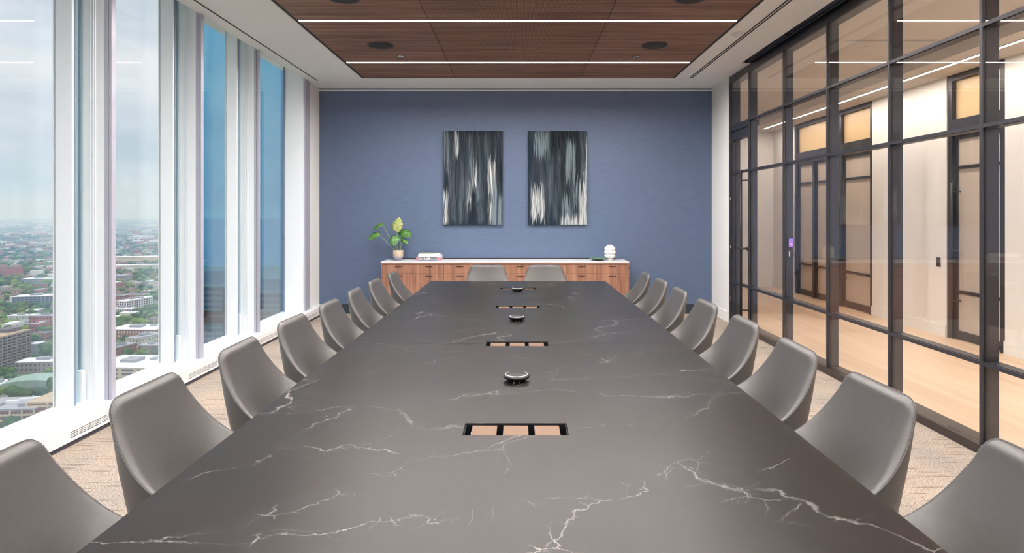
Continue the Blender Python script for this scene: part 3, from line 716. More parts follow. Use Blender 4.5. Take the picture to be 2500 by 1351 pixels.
# ------------------------------------------------------------------ credenza and what stands on it
SX0, SX1, SY0, SY1, ST = -1.885, 1.495, 8.205, 8.675, 0.791
S = tag(empty('credenza', ((SX0+SX1)/2, 8.44, 0)), 'long walnut credenza with white top against the blue wall', 'cabinet')
box('top', SX0-0.003, SX1+0.003, SY0-0.006, SY1, ST-0.020, ST, MT['quartz'], S, 0.002)
boxes('carcass', [(SX0, SX0+0.018, SY0, SY1, 0.0, ST-0.021), (SX1-0.018, SX1, SY0, SY1, 0.0, ST-0.021), (SX0+0.018, SX1-0.018, SY0, SY1, ST-0.039, ST-0.021),
      (SX0+0.018, SX1-0.018, SY0, SY1, 0.0, 0.02)], MT['walnutx'], S)
box('inner_back', SX0+0.018, SX1-0.018, SY0+0.03, SY0+0.04, 0.02, ST-0.04, MT['handle'], S)
nc = 8; cw = (SX1-SX0-0.036)/nc
for c_ in range(nc):
    x0 = SX0+0.018+c_*cw+0.002; x1 = x0+cw-0.004
    for z0, z1 in ((0.629, 0.748), (0.495, 0.6255), (0.03, 0.4915)):
        kind = 'drawer_front' if z0 > 0.4 else 'cabinet_door'
        if z0 == 0.495: continue
        zz = (z0, z1) if z0 > 0.6 else (0.03, 0.6255)
        d = box(kind, x0, x1, SY0+0.003, SY0+0.022, zz[0], zz[1], MT['walnut'], S)
        hz = 0.727 if z0 > 0.6 else 0.596
        cx = (x0+x1)/2+0.025*(1 if c_ in (0, 1, 2) else 0)*0.3
        box('pull', cx-0.048, cx+0.048, SY0-0.004, SY0+0.004, hz-0.006, hz+0.006, MT['handle'], d)
box('dark_gap_strip', SX0+0.12, SX1-0.1, SY1+0.002, YB+0.001, ST-0.02, ST+0.014, MT['slot'], wb)  # black strip drawn for the dark gap line behind the credenza top

# books
BY = 8.44
def book(name, x0, x1, y0, y1, z0, z1, cover, label, cat='book', spine=True):
    t = tag(empty(name, ((x0+x1)/2, (y0+y1)/2, z0)), label, cat)
    c_ = 0.003
    boxes('cover', [(x0, x1, y0, y1, z0, z0+c_), (x0, x1, y0, y1, z1-c_, z1), (x0, x1, y0, y0+c_, z0+c_, z1-c_)], cover, t)
    box('pages', x0+0.004, x1-0.004, y0+c_+0.0005, y1-0.004, z0+c_, z1-c_, MT['plastic'], t)
    return t
pal = lambda px: (px-VX)*BY/F
bdark = plain('charcoal_cover', lin(78, 84, 98), 0.5); bwhite = plain('white_cover', (0.84, 0.83, 0.82), 0.5); byel = plain('mustard_cover', lin(176, 176, 122), 0.5)
pink = plain('pink_flower_print', lin(178, 124, 138), 0.6, noise=0.35, nscale=120)
y0 = BY-0.02
t = book('art_book', pal(1016.5), pal(1076.5), y0, y0+0.24, ST, ST+0.044, bdark, 'thick charcoal book with pink flowers on its spine, lowest of the stack')
box('flower_print', pal(1016.6), pal(1022), y0-0.0012, y0-0.0002, ST+0.001, ST+0.043, pink, t)
box('flower_print', pal(1067.5), pal(1076.4), y0-0.0012, y0-0.0002, ST+0.001, ST+0.043, pink, t)
def spine_text(s, x, z, size, parent, mat, bold=0.0, shear=0.0, wide=0.1):
    cu = bpy.data.curves.new('spine_title', 'FONT'); cu.body = s; cu.size = size; cu.offset = bold; cu.shear = shear; cu.extrude = 0.0003
    tmp = bpy.data.objects.new('tmp', cu); COL.objects.link(tmp)
    dg = bpy.context.evaluated_depsgraph_get(); me = bpy.data.meshes.new_from_object(tmp.evaluated_get(dg))
    bpy.data.objects.remove(tmp); me.materials.clear(); me.materials.append(mat); me.name = 'spine_title'; xw = max(v.co.x for v in me.vertices)
    for v in me.vertices: v.co.x *= wide/xw
    o = bpy.data.objects.new('spine_title', me); link(o, parent, (x, y0-0.0008, z)); o.rotation_euler = (math.pi/2, 0, 0)
    return o
wm = plain('white_ink', (0.85, 0.85, 0.88), 0.6)
spine_text('Carlos', pal(1023.2), ST+0.011, 0.036, t, wm, 0.0006, 0.0, 11*BY/F)
spine_text('Rolöff', pal(1035.2), ST+0.010, 0.040, t, wm, 0.0012, 0.0, 14.5*BY/F)
spine_text('Immense', pal(1051.5), ST+0.011, 0.031, t, wm, 0.0004, 0.25, 15.5*BY/F)
book('white_book', pal(1021), pal(1077.5), y0+0.003, y0+0.235, ST+0.0445, ST+0.068, bwhite, 'white hardback lying on the charcoal book')
book('slim_white_book', pal(1022), pal(1073.5), y0+0.004, y0+0.23, ST+0.0685, ST+0.092, bwhite, 'slim white book near the top of the stack')
book('catalogue', pal(1024), pal(1062), y0+0.02, y0+0.20, ST+0.0925, ST+0.0965, byel, 'thin mustard catalogue lying on top of the book stack')

# plant
PY = 8.46; pc = (972-VX)*PY/F
PT = tag(empty('potted_monstera', (pc, PY, ST)), 'monstera plant in a two tone stone pot on the credenza', 'plant')
mp_ = plain('speckled_stone_pot', lin(184, 166, 148), 0.75, noise=0.18, nscale=90); mp2_ = plain('grey_glazed_base', lin(112, 114, 130), 0.5)
lathe('pot', [(0.066, 0.046), (0.070, 0.055), (0.0715, 0.138), (0.069, 0.141), (0.064, 0.139), (0.062, 0.118), (0.002, 0.118)], (pc, PY, ST), mp_, PT, 40)
lathe('pot_base', [(0.050, 0.0), (0.056, 0.006), (0.066, 0.045), (0.060, 0.0455)], (pc, PY, ST), mp2_, PT, 40)
lathe('soil', [(0.002, 0.126), (0.061, 0.124), (0.061, 0.1185)], (pc, PY, ST), plain('dark_soil', (0.03, 0.02, 0.014), 0.95, bump=0.5), PT, 24)
def leafmat(nm, a, b_):
    m, nt, b = newmat(nm)
    tc = nd(nt, 'ShaderNodeTexCoord'); n = nd(nt, 'ShaderNodeTexNoise', {'Vector': tc.outputs['Object'], 'Scale': 22.0, 'Detail': 3.0})
    c = ramp(nt, n.outputs['Fac'], [(0.35, a), (0.68, b_)])
    nt.links.new(c, b.inputs['Base Color']); b.inputs['Roughness'].default_value = 0.35
    tr = nd(nt, 'ShaderNodeBsdfTranslucent', {'Color': c})
    mx = nd(nt, 'ShaderNodeMixShader', {0: 0.25, 1: b.outputs[0], 2: tr.outputs[0]})
    nt.links.new(mx.outputs[0], nt.nodes['Material Output'].inputs['Surface']); return m
lm_d = leafmat('monstera_green', lin(58, 104, 42), lin(98, 150, 66)); lm_l = leafmat('young_leaf_green', lin(176, 192, 110), lin(214, 216, 150)); lm_m = leafmat('mid_leaf_green', lin(70, 122, 64), lin(128, 172, 108))
stem_m = plain('leaf_stalk', lin(136, 168, 112), 0.5); vein_m = plain('leaf_vein', lin(176, 196, 138), 0.5)
def leaf(cpx, cpy, dy, length, width, tip, nrmv, mat, stalk_to, slits=4, fold=0.25, curl=0.25):
    c0 = at(cpx, cpy, PY+dy); tip = Vector(tip).normalized(); n = Vector(nrmv); n = (n-tip*n.dot(tip)).normalized(); s = tip.cross(n)
    # outline: half leaf from base notch to tip, with slits
    pts = []
    M_ = 60
    for k in range(M_+1):
        v = k/M_; hw = width/2*(math.sin(math.pi*min(1, (v*0.93+0.07))**0.78)**0.75)
        hw = max(hw, 0.0)
        y_ = v
        ph = (v*slits*1.15+0.15) % 1.0
        cut = 1.0
        if 0.22 < v < 0.86 and ph < 0.30: cut = 0.42+0.58*abs(ph-0.15)/0.15
        pts.append((hw*cut, y_))
    V = []; Fc = []
    def P(x, v):
        yy = (v-0.5)*length; z = -fold*abs(x) - curl*length*(v-0.45)**2*1.6
        back = 0
        return c0 + s*x + tip*yy + n*(z)
    for side in (1, -1):
        k0 = len(V)
        for hw, v in pts:
            vb = v
            lob = max(0, (0.16-v))*0.9       # heart lobes reach back past the stalk
            V += [P(0, v), P(side*hw*0.5, v-lob*0.4+0.04*hw/width), P(side*hw, v-lob*0.8+0.16*hw/width-0.04)]
        for k in range(M_):
            for j in range(2): Fc.append((k0+3*k+j, k0+3*k+j+1, k0+3*(k+1)+j+1, k0+3*(k+1)+j))
    lf = mesh('leaf', V, Fc, mat, PT, True)
    sol = lf.modifiers.new('thickness', 'SOLIDIFY'); sol.thickness = 0.0012
    tube('midrib', [P(0, v)+n*0.001 for v in (0.02, 0.2, 0.4, 0.6, 0.8, 0.95)], [0.0016, 0.0015, 0.0013, 0.001, 0.0008, 0.0005], vein_m, lf, 6)
    a = Vector(stalk_to); b_ = P(0, 0.06)
    mid = a.lerp(b_, 0.5)+Vector((0, -0.005, 0.012))
    tube('stalk', catmull([a, mid, b_], 10), [0.0042-0.0018*i/9 for i in range(10)], stem_m, PT, 8)
so = Vector((pc, PY, ST+0.120))
leaf(970.5, 547, -0.01, 0.20, 0.155, (0.10, 0.15, -1) if False else (0.28, -0.05, 0.95), (-0.15, -1, 0.15), lm_l, so+Vector((-0.012, 0, 0)), 4, 0.2, 0.1)
leaf(991, 570, 0.02, 0.185, 0.15, (0.88, -0.25, -0.42), (0.12, -0.8, 0.6), lm_d, so+Vector((0.018, 0.01, 0)), 3, 0.3, 0.25)
leaf(961.5, 586, -0.06, 0.17, 0.165, (0.12, -0.55, -0.8), (-0.1, -0.9, 0.5), lm_m, so+Vector((-0.025, -0.01, 0)), 3, 0.35, 0.3)
leaf(920, 551, 0.0, 0.175, 0.12, (-0.80, -0.15, -0.55), (-0.45, -0.55, 0.75), lm_d, so+Vector((-0.030, 0.01, 0)), 3, 0.3, 0.35)
leaf(910.5, 576, -0.02, 0.165, 0.115, (-0.82, -0.2, -0.5), (-0.3, -0.85, 0.5), lm_d, so+Vector((-0.040, 0, 0)), 5, 0.3, 0.2)
leaf(989, 589, -0.01, 0.125, 0.075, (0.80, -0.3, -0.55), (0.3, -0.8, 0.4), lm_d, so+Vector((0.030, 0, 0)), 2, 0.5, 0.2)

# vase and dish
VYD = 8.45; vx = (1489-VX)*VYD/F
t = tag(empty('bubble_vase', (vx, VYD, ST)), 'white ceramic vase covered in round bubbles on the credenza', 'vase')
def bub(a, z):
    if z < 0.028 or z > 0.196: return 0
    row = (z-0.03)/0.055; ir = int(row); fz = row-ir-0.5; fa = ((a/(2*math.pi)*7 + 0.5*(ir % 2)) % 1)-0.5
    d = math.sqrt((fz*1.05)**2+(fa*1.05)**2); return 0.014*math.sqrt(max(0, 1-(d/0.52)**2))
prof = [(0.036, 0.0), (0.037, 0.012), (0.036, 0.022), (0.042, 0.028)]
for k in range(36):
    z = 0.030+k*0.166/35; u = (z-0.030)/0.166; prof.append((0.046+0.022*math.sin(math.pi*min(1, max(0, u)))**0.45, z))
prof += [(0.038, 0.200), (0.038, 0.213), (0.035, 0.215), (0.032, 0.210), (0.032, 0.19)]
lathe('body', prof, (vx, VYD, ST), plain('white_bisque', (0.86, 0.86, 0.86), 0.45, noise=0.01), t, 84, fn=bub)
lathe('mouth', [(0.001, 0.186), (0.031, 0.187), (0.0315, 0.1895)], (vx, VYD, ST), MT['slot'], t, 24)
dx = (1459.5-VX)*8.42/F
t = tag(empty('shallow_dish', (dx, 8.42, ST)), 'shallow dark green glazed dish beside the white vase', 'dish')
lathe('bowl', [(0.050, 0.0), (0.055, 0.003), (0.085, 0.014), (0.112, 0.030), (0.115, 0.033), (0.110, 0.032), (0.082, 0.018), (0.04, 0.009), (0.001, 0.008)], (dx, 8.42, ST), plain('bottle_green_glaze', (0.018, 0.030, 0.020), 0.2), t, 48)
lathe('rim_glaze', [(0.1152, 0.032), (0.1165, 0.0335), (0.1155, 0.035), (0.1140, 0.0335)], (dx, 8.42, ST), plain('green_rim', lin(96, 130, 96), 0.3), t, 48)

# ------------------------------------------------------------------ paintings
def painting(name, label, px0, px1, seed, lights, darks):
    Yf = 8.66; a = at(px0, 320, Yf); b_ = at(px1, 549, Yf); W_, H_ = b_.x-a.x, a.z-b_.z
    m, nt, bs = newmat('brushed_paint'); 
    tc = nd(nt, 'ShaderNodeTexCoord'); sep = nd(nt, 'ShaderNodeSeparateXYZ', {0: tc.outputs['Object']})
    U = nd(nt, 'ShaderNodeMath', {0: sep.outputs['X'], 1: 1/W_, 2: 0.5}, operation='MULTIPLY_ADD').outputs[0]
    Vv = nd(nt, 'ShaderNodeMath', {0: sep.outputs['Z'], 1: -1/H_, 2: 0.5}, operation='MULTIPLY_ADD').outputs[0]   # 0 at the top
    def streak(sx, sz, sd, det=3.0, rough=0.55):
        cb = nd(nt, 'ShaderNodeCombineXYZ', {'X': U, 'Y': Vv, 'Z': sd})
        wob = nd(nt, 'ShaderNodeTexNoise', {'Vector': cb.outputs[0], 'Scale': 2.0, 'Detail': 1.0})
        sh = nd(nt, 'ShaderNodeMath', {0: wob.outputs['Fac'], 1: 0.14}, operation='MULTIPLY')
        u2 = nd(nt, 'ShaderNodeMath', {0: U, 1: sh.outputs[0]}, operation='ADD')
        c2 = nd(nt, 'ShaderNodeCombineXYZ', {'X': nd(nt, 'ShaderNodeMath', {0: u2.outputs[0], 1: sx}, operation='MULTIPLY').outputs[0], 'Y': nd(nt, 'ShaderNodeMath', {0: Vv, 1: sz}, operation='MULTIPLY').outputs[0], 'Z': sd})
        return nd(nt, 'ShaderNodeTexNoise', {'Vector': c2.outputs[0], 'Scale': 1.0, 'Detail': det, 'Roughness': rough}).outputs['Fac']
    s1 = streak(9, 1.1, seed); s2 = streak(46, 1.3, seed+7, 4.0, 0.65); s3 = streak(130, 2.0, seed+3, 2.0)
    f = nd(nt, 'ShaderNodeMix', {0: 0.40, 2: s1, 3: s2}, data_type='FLOAT').outputs[0]
    f = nd(nt, 'ShaderNodeMix', {0: 0.16, 2: f, 3: s3}, data_type='FLOAT').outputs[0]
    col = ramp(nt, f, [(0.34, lin(6, 13, 19)), (0.44, lin(27, 37, 46)), (0.53, lin(51, 60, 69)), (0.62, lin(78, 90, 99)), (0.72, lin(140, 155, 160))])
    jag = streak(60, 3.0, seed+11, 3.0)
    jag1 = nd(nt, 'ShaderNodeMath', {0: jag, 1: 0.5}, operation='SUBTRACT').outputs[0]
    def patch(col, u0, u1, v0, v1, c, fray, wfade=0.02):
        def stp(x, e, wd, inv):
            r = nd(nt, 'ShaderNodeMapRange', {'Value': x, 'From Min': e-wd, 'From Max': e+wd, 'To Min': 1.0 if inv else 0.0, 'To Max': 0.0 if inv else 1.0})
            r.clamp = True; return r.outputs[0]
        vj = nd(nt, 'ShaderNodeMath', {0: jag1, 1: fray*2.6, 2: Vv}, operation='MULTIPLY_ADD').outputs[0]
        uj = nd(nt, 'ShaderNodeMath', {0: jag1, 1: 0.10, 2: U}, operation='MULTIPLY_ADD').outputs[0]
        a_ = nd(nt, 'ShaderNodeMath', {0: stp(uj, u0, wfade, False), 1: stp(uj, u1, wfade, True)}, operation='MULTIPLY').outputs[0]
        b2 = nd(nt, 'ShaderNodeMath', {0: stp(vj, v0, 0.03, False), 1: stp(vj, v1, 0.03, True)}, operation='MULTIPLY').outputs[0]
        mk = nd(nt, 'ShaderNodeMath', {0: a_, 1: b2}, operation='MULTIPLY').outputs[0]
        st = nd(nt, 'ShaderNodeMapRange', {'Value': s2, 'From Min': 0.38, 'From Max': 0.56, 'To Min': 0.08, 'To Max': 1.0}).outputs[0]
        mk = nd(nt, 'ShaderNodeMath', {0: mk, 1: st}, operation='MULTIPLY').outputs[0]
        return nd(nt, 'ShaderNodeMixRGB', {'Fac': mk, 'Color1': col, 'Color2': (*c, 1)}).outputs[0]
    for d in darks: col = patch(col, *d)
    for l in lights: col = patch(col, *l)
    nt.links.new(col, bs.inputs['Base Color']); bs.inputs['Roughness'].default_value = 0.55; bs.inputs['Specular IOR Level'].default_value = 0.12
    bp = nd(nt, 'ShaderNodeBump', {'Height': s2, 'Strength': 0.35, 'Distance': 0.004}); nt.links.new(bp.outputs[0], bs.inputs['Normal'])
    t = tag(empty(name, ((a.x+b_.x)/2, 8.68, (a.z+b_.z)/2)), label, 'painting')
    box('canvas', a.x, b_.x, Yf, 8.685, b_.z, a.z, m, t, 0.003)
    boxes('stretcher', [(a.x+0.01, b_.x-0.01, 8.6855, YB-0.0005, b_.z+0.02, b_.z+0.05), (a.x+0.01, b_.x-0.01, 8.6855, YB-0.0005, a.z-0.05, a.z-0.02)], MT['walnut'], t)
Wc = lin(186, 192, 194); Gc = lin(104, 119, 127); Kc = lin(6, 14, 24); Tc = lin(20, 40, 52)
painting('abstract_painting', 'abstract painting of grey and white vertical brushstrokes, nearer the windows', 1082, 1227, 2.3,
  [(0.0, 0.07, 0.64, 0.98, Wc, 0.10), (0.20, 0.255, 0.02, 0.22, Wc, 0.25), (0.48, 0.565, 0.38, 0.56, Wc, 0.30), (0.41, 0.46, 0.60, 0.84, Wc, 0.30), (0.56, 0.60, 0.58, 0.70, Gc, 0.3),
   (0.76, 0.885, 0.36, 0.68, Wc, 0.30), (0.77, 0.82, 0.74, 0.97, Wc, 0.2), (0.84, 0.92, 0.54, 0.74, Gc, 0.1), (0.83, 0.90, 0.70, 1.1, Gc, 0.1), (0.93, 1.0, 0.70, 1.1, Gc, 0.1), (0.02, 0.10, 0.02, 0.4, Gc, 0.3)],
  [(-0.1, 1.1, -0.1, 0.022, Kc, 0.10), (0.10, 0.20, -0.1, 0.05, Kc, 0.2), (0.45, 0.62, -0.1, 0.03, Kc, 0.15), (0.10, 0.72, 0.975, 1.1, Tc, 0.10), (0.73, 0.79, 0.66, 0.74, Tc, 0.1), (0.96, 1.0, 0.36, 0.55, Kc, 0.2), (0.64, 0.70, 0.22, 0.40, Tc, 0.3), (0.03, 0.08, 0.48, 0.62, Tc, 0.2)])
painting('abstract_painting', 'abstract painting of slate brushstrokes with a black top patch, nearer the glass partition', 1289, 1433, 21.9,
  [(0.06, 0.20, 0.64, 0.92, Wc, 0.25), (0.21, 0.27, 0.64, 0.92, Wc, 0.3), (0.10, 0.35, 0.02, 0.25, Gc, 0.2), (0.88, 1.02, 0.60, 1.1, Wc, 0.5, 0.04), (0.56, 0.92, 0.93, 1.1, Wc, 0.12), (0.58, 0.72, 0.72, 1.0, Gc, 0.4), (0.985, 1.05, 0.1, 1.1, Wc, 0.1, 0.008), (0.78, 0.84, 0.55, 0.80, Gc, 0.4), (0.64, 0.80, 0.12, 0.55, Gc, 0.2)],
  [(0.36, 0.62, -0.1, 0.22, Kc, 0.18, 0.04), (0.50, 0.86, -0.1, 0.115, Kc, 0.10, 0.03), (-0.1, 0.07, 0.0, 0.9, Tc, 0.4, 0.05), (0.27, 0.36, 0.25, 0.5, Tc, 0.3), (0.0, 0.5, 0.95, 1.1, Tc, 0.15), (0.36, 0.40, 0.2, 0.45, Tc, 0.4)])

# ------------------------------------------------------------------ city outside
GZ = -134.0
HCAM = CAMH-GZ
def G(px, py):
    Y = F*HCAM/(py-VY); return ((px-VX)*Y/F, Y)
rnd = random.Random(7)
m, nt, b = newmat('city_ground')
geo = nd(nt, 'ShaderNodeNewGeometry')
n1 = nd(nt, 'ShaderNodeTexNoise', {'Vector': geo.outputs['Position'], 'Scale': 0.012, 'Detail': 8.0, 'Roughness': 0.7})
n2 = nd(nt, 'ShaderNodeTexNoise', {'Vector': geo.outputs['Position'], 'Scale': 0.0022, 'Detail': 5.0})
c1 = ramp(nt, n1.outputs['Fac'], [(0.36, lin(72, 98, 62)), (0.47, lin(96, 122, 80)), (0.53, lin(140, 140, 132)), (0.60, lin(160, 150, 142)), (0.66, lin(84, 108, 70))])
c2 = ramp(nt, n2.outputs['Fac'], [(0.40, (0.8, 0.85, 0.8)), (0.62, (1.1, 1.08, 1.1))])
mu = nd(nt, 'ShaderNodeMixRGB', {'Fac': 1.0, 'Color1': c1, 'Color2': c2}, blend_type='MULTIPLY')
nt.links.new(mu.outputs[0], b.inputs['Base Color']); b.inputs['Roughness'].default_value = 0.95; b.inputs['Specular IOR Level'].default_value = 0.0
gm = m
FAR = 15500
tag(mesh('city_ground', [(-FAR, -1500, GZ), (-8, -1500, GZ), (-8, FAR, GZ), (-FAR, FAR, GZ), (-FAR, -1500, GZ-2), (-8, -1500, GZ-2), (-8, FAR, GZ-2), (-FAR, FAR, GZ-2)], BF, gm), 'green and grey city ground stretching to the horizon', 'ground', kind='structure')
wat = plain('lake_water', lin(70, 110, 140), 0.25, noise=0.08, nscale=0.01)
tag(mesh('lake', bv(-FAR, 8000, -FAR, -1500, GZ-3, GZ-1), BF, wat), 'blue lake water behind the city, seen as a reflection', 'lake', kind='structure')

cm = {k: plain('city_'+k, lin(*v), 0.85, noise=0.10, nscale=0.25) for k, v in dict(
    concrete=(150, 142, 132), dark=(74, 74, 78), brick=(150, 96, 84), rust=(168, 108, 86), cream=(206, 196, 180), white=(226, 226, 226), grey=(150, 152, 158),
    roofw=(226, 226, 228), roofg=(158, 158, 162), roofd=(104, 100, 100), tan=(184, 160, 132), copper=(140, 164, 150), pink=(176, 112, 106), bluegrey=(130, 146, 170), yellow=(224, 204, 90), sand=(214, 192, 160), rail=(128, 124, 128), pane=(70, 78, 94)).items()}
foot = []
def loc_part(name, L, mat, root):
    """part from local boxes under a rotated root"""
    V = []; Fc = []
    for q in L:
        k = len(V); V += bv(*q); Fc += [tuple(k+i for i in f) for f in BF]
    me = bpy.data.meshes.new(name); me.from_pydata(V, [], Fc); me.materials.append(mat)
    bm = bmesh.new(); bm.from_mesh(me); bmesh.ops.recalc_face_normals(bm, faces=bm.faces); bm.to_mesh(me); bm.free()
    o = bpy.data.objects.new(name, me); COL.objects.link(o); o.parent = root; return o
def broot(name, x, y, rz, label, cat='building', r=30, group=None):
    o = empty(name, (x, y, GZ)); o.rotation_euler = (0, 0, rz); foot.append((x, y, r)); return tag(o, label, cat, group)
def windows(root, w_, d_, h, floors, nx, ny, ww, wh, mat, z0=1.2, faces='xy', name='window'):
    """windows on the +x and -y faces (local), one shared mesh for each face"""
    fh = (h-z0)/floors
    def proto(sz):
        me = bpy.data.meshes.new(name); me.from_pydata(bv(-sz[0]/2, sz[0]/2, -sz[1]/2, sz[1]/2, 0, wh), [], BF); me.materials.append(mat); return me
    mx_, my_ = proto((0.3, ww)), proto((ww, 0.3))
    for f in range(floors):
        z = z0+f*fh+(fh-wh)*0.35
        if 'x' in faces:
            for k in range(ny):
                o = bpy.data.objects.new(name, mx_); COL.objects.link(o); o.parent = root; o.location = (w_/2, -d_/2+d_*(k+0.5)/ny, z)
        if 'y' in faces:
            for k in range(nx):
                o = bpy.data.objects.new(name, my_); COL.objects.link(o); o.parent = root; o.location = (-w_/2+w_*(k+0.5)/nx, -d_/2, z)
def block(name, label, px, py, w_, d_, h, rz, wall, roof, floors, nx, ny, ww=1.4, wh=1.7, win='pane', parapet=0.7, r=None, plant=True):
    x, y = G(px, py)
    o = broot(name, x, y, rz, label, r=r or max(w_, d_)*0.62)
    loc_part('walls', [(-w_/2, w_/2, -d_/2, d_/2, 0, h)], cm[wall], o)
    loc_part('roof', [(-w_/2-0.3, w_/2+0.3, -d_/2-0.3, d_/2+0.3, h, h+parapet)], cm[roof], o)
    if plant: loc_part('roof_plant', [(-w_*0.2, w_*0.05, -d_*0.15, d_*0.15, h+parapet, h+parapet+2.2), (w_*0.15, w_*0.25, d_*0.1, d_*0.25, h+parapet, h+parapet+1.5)], cm['grey'], o)
    if floors: windows(o, w_, d_, h, floors, nx, ny, ww, wh, cm[win])
    return o

# long concrete balcony block
o = broot('balcony_block', -452, 486, 0.02, 'long eleven storey concrete block with grid of balconies', r=18)
foot += [(-452, 486+d_, 20) for d_ in (-50, -25, 25, 50)]
L_, W_, H_ = 120, 20, 29.0
loc_part('core', [(-W_/2, W_/2-1.6, -L_/2, L_/2, 0, H_)], cm['dark'], o)
for f in range(12): loc_part('floor_slab', [(-W_/2, W_/2, -L_/2, L_/2, f*H_/11-0.5, f*H_/11+0.45)], cm['concrete'], o)
for k in range(24): loc_part('column', [(W_/2-1.6, W_/2+0.35, -L_/2+k*L_/23-0.4, -L_/2+k*L_/23+0.4, 0, H_+0.5)], cm['concrete'], o)
loc_part('roof', [(-W_/2, W_/2, -L_/2, L_/2, H_+0.45, H_+1.0)], cm['tan'], o)
loc_part('penthouse', [(-W_/2+3, W_/2-5, -10, 30, H_+1.0, H_+3.2), (-W_/2+3, W_/2-6, 44, 57, H_+1, H_+4)], cm['roofd'], o)
# brick office with white ducts, near the window
x, y = G(18, 1042)
o = broot('duct_roof_office', x, y+13, 0.10, 'low brick office with white ducts across its grey roof', r=28)
loc_part('walls', [(-22, 15, -13, 13, 0, 10.2)], cm['brick'], o); loc_part('roof', [(-22.4, 15.4, -13.4, 13.4, 10.2, 11.2)], cm['roofg'], o)
for z in (3.1, 6.7): loc_part('band', [(-22.3, 15.4, -13.5, 13.3, z, z+1.1)], cm['sand'], o)
for k in range(6): loc_part('pier', [(-21+k*7, -20+k*7, -13.5, -12.9, 0, 10.2)], cm['sand'], o)
windows(o, 30, 26, 10, 3, 12, 9, 1.3, 1.8, cm['pane'])
for a in ((-6, -1), (0, 3), (6, 6)): loc_part('duct', [(a[0]-4, a[0]+4, a[1]-1.2, a[1]+1.2, 11.2, 13.2)], cm['white'], o)
loc_part('roof_plant', [(2, 9, -9, -5, 11.2, 13), (-18, -10, -8, 2, 11.2, 12.2), (8, 13, 5, 10, 11.2, 13.4)], cm['grey'], o)
# parking deck
x, y = G(128, 1036)
o = broot('parking_deck', x, y+16, 0.05, 'tan banded parking deck beside the office with white ducts', r=26)
loc_part('core', [(-17, 22, -15, 15, 0, 13)], cm['brick'], o)
for z in (0.6, 4.0, 7.4, 10.8, 13.0): loc_part('deck_band', [(-17.5, 22.5, -15.5, 15.5, z, z+1.1)], cm['sand'], o)
for x_ in (-17.3, -4, 9, 21.5): loc_part('column', [(x_-0.5, x_+0.7, -15.8, -15.2, 0, 14.1)], cm['sand'], o)
loc_part('roof', [(-17, 22, -15, 15, 14.05, 14.3)], cm['tan'], o)
# barrel roof hall
x, y = G(55, 962)
o = broot('barrel_roof_hall', x, y+12, 0.25, 'low hall with curved copper green roof', r=26)
loc_part('walls', [(-24, 24, -10, 10, 0, 4)], cm['concrete'], o)
V = []; Fc = []
for i in range(13):
    a = math.pi*(0.12+0.76*i/12); V += [(-25*math.cos(a)/0.93, -11, 4+9*math.sin(a)-3.3), (-25*math.cos(a)/0.93, 11, 4+9*math.sin(a)-3.3)]
for i in range(12): Fc.append((2*i, 2*i+1, 2*i+3, 2*i+2))
Fc.append(tuple(range(0, 26, 2))); Fc.append(tuple(range(1, 26, 2)))
me = bpy.data.meshes.new('curved_roof'); me.from_pydata(V, [], Fc); me.materials.append(cm['copper']); r_ = bpy.data.objects.new('curved_roof', me); COL.objects.link(r_); r_.parent = o
# pavilion with flat copper roof
x, y = G(120, 950)
o = broot('pavilion', x, y+8, 0.1, 'flat roofed pavilion on columns behind the barrel roof hall', r=20)
loc_part('walls', [(-13, 16, -8, 8, 0, 4.2)], cm['brick'], o); loc_part('roof', [(-17, 21, -12, 12, 4.2, 5.2)], cm['copper'], o)
for k in range(6): loc_part('column', [(-15+k*6.3, -14.3+k*6.3, -11, -10.3, 0, 4.2)], cm['cream'], o)
block('white_roof_annex', 'long low annex with bright white flat roof beside balcony block', 118, 905, 42, 16, 9, 0.1, 'concrete', 'roofw', 2, 12, 5)
block('banded_office', 'banded office with broad white flat roof', 335, 924, 52, 40, 13.5, -0.06, 'sand', 'roofw', 4, 4, 3, 9.5, 1.7)
block('corner_house', 'low cream building at the lower left of the balcony block', 2, 955, 24, 16, 6, 0.3, 'cream', 'roofw', 1, 6, 3)
block('white_apartments', 'white five storey apartment building with black window grid', 330, 757, 15, 46, 15, -0.18, 'white', 'roofw', 5, 4, 11, 2.1, 1.9, 'dark')
block('white_wing', 'low white wing with black windows beside the white apartment building', 300, 766, 34, 12, 7, -0.1, 'white', 'roofw', 2, 10, 4, 1.7, 1.7, 'dark')
block('brick_school', 'red brick school with white flat roof and tall windows', 345, 822, 52, 30, 10, -0.05, 'brick', 'roofw', 2, 16, 8, 1.6, 2.6, 'cream')
block('brick_terrace', 'narrow red brick terrace with grey roof', 284, 868, 10, 36, 8, -0.25, 'brick', 'roofg', 2, 3, 12, 1.1, 1.6, 'dark')
block('pale_terrace', 'pale terrace with pitched grey roof beside brick school', 352, 842, 14, 30, 9, -0.35, 'cream', 'roofg', 2, 3, 9, 1.2, 1.6, 'dark')
block('brick_rowhouse', 'brick rowhouse standing before the pale terrace', 374, 862, 22, 12, 8, 0.05, 'brick', 'roofg', 2, 8, 3, 1.2, 1.7, 'dark')
block('red_tower', 'square red brick tower block among trees', 28, 676, 34, 16, 20, 0.12, 'pink', 'roofd', 6, 9, 4, 2.0, 1.7, 'brick')
block('blue_parking', 'long blue grey parking structure with open decks', 100, 742, 62, 24, 12.5, 0.28, 'bluegrey', 'roofw', 4, 12, 4, 3.8, 1.9, 'dark')
block('white_hall', 'small white hall with arcade of columns', 57, 790, 30, 12, 10, 0.1, 'white', 'roofw', 2, 9, 4, 1.4, 2.4, 'grey')
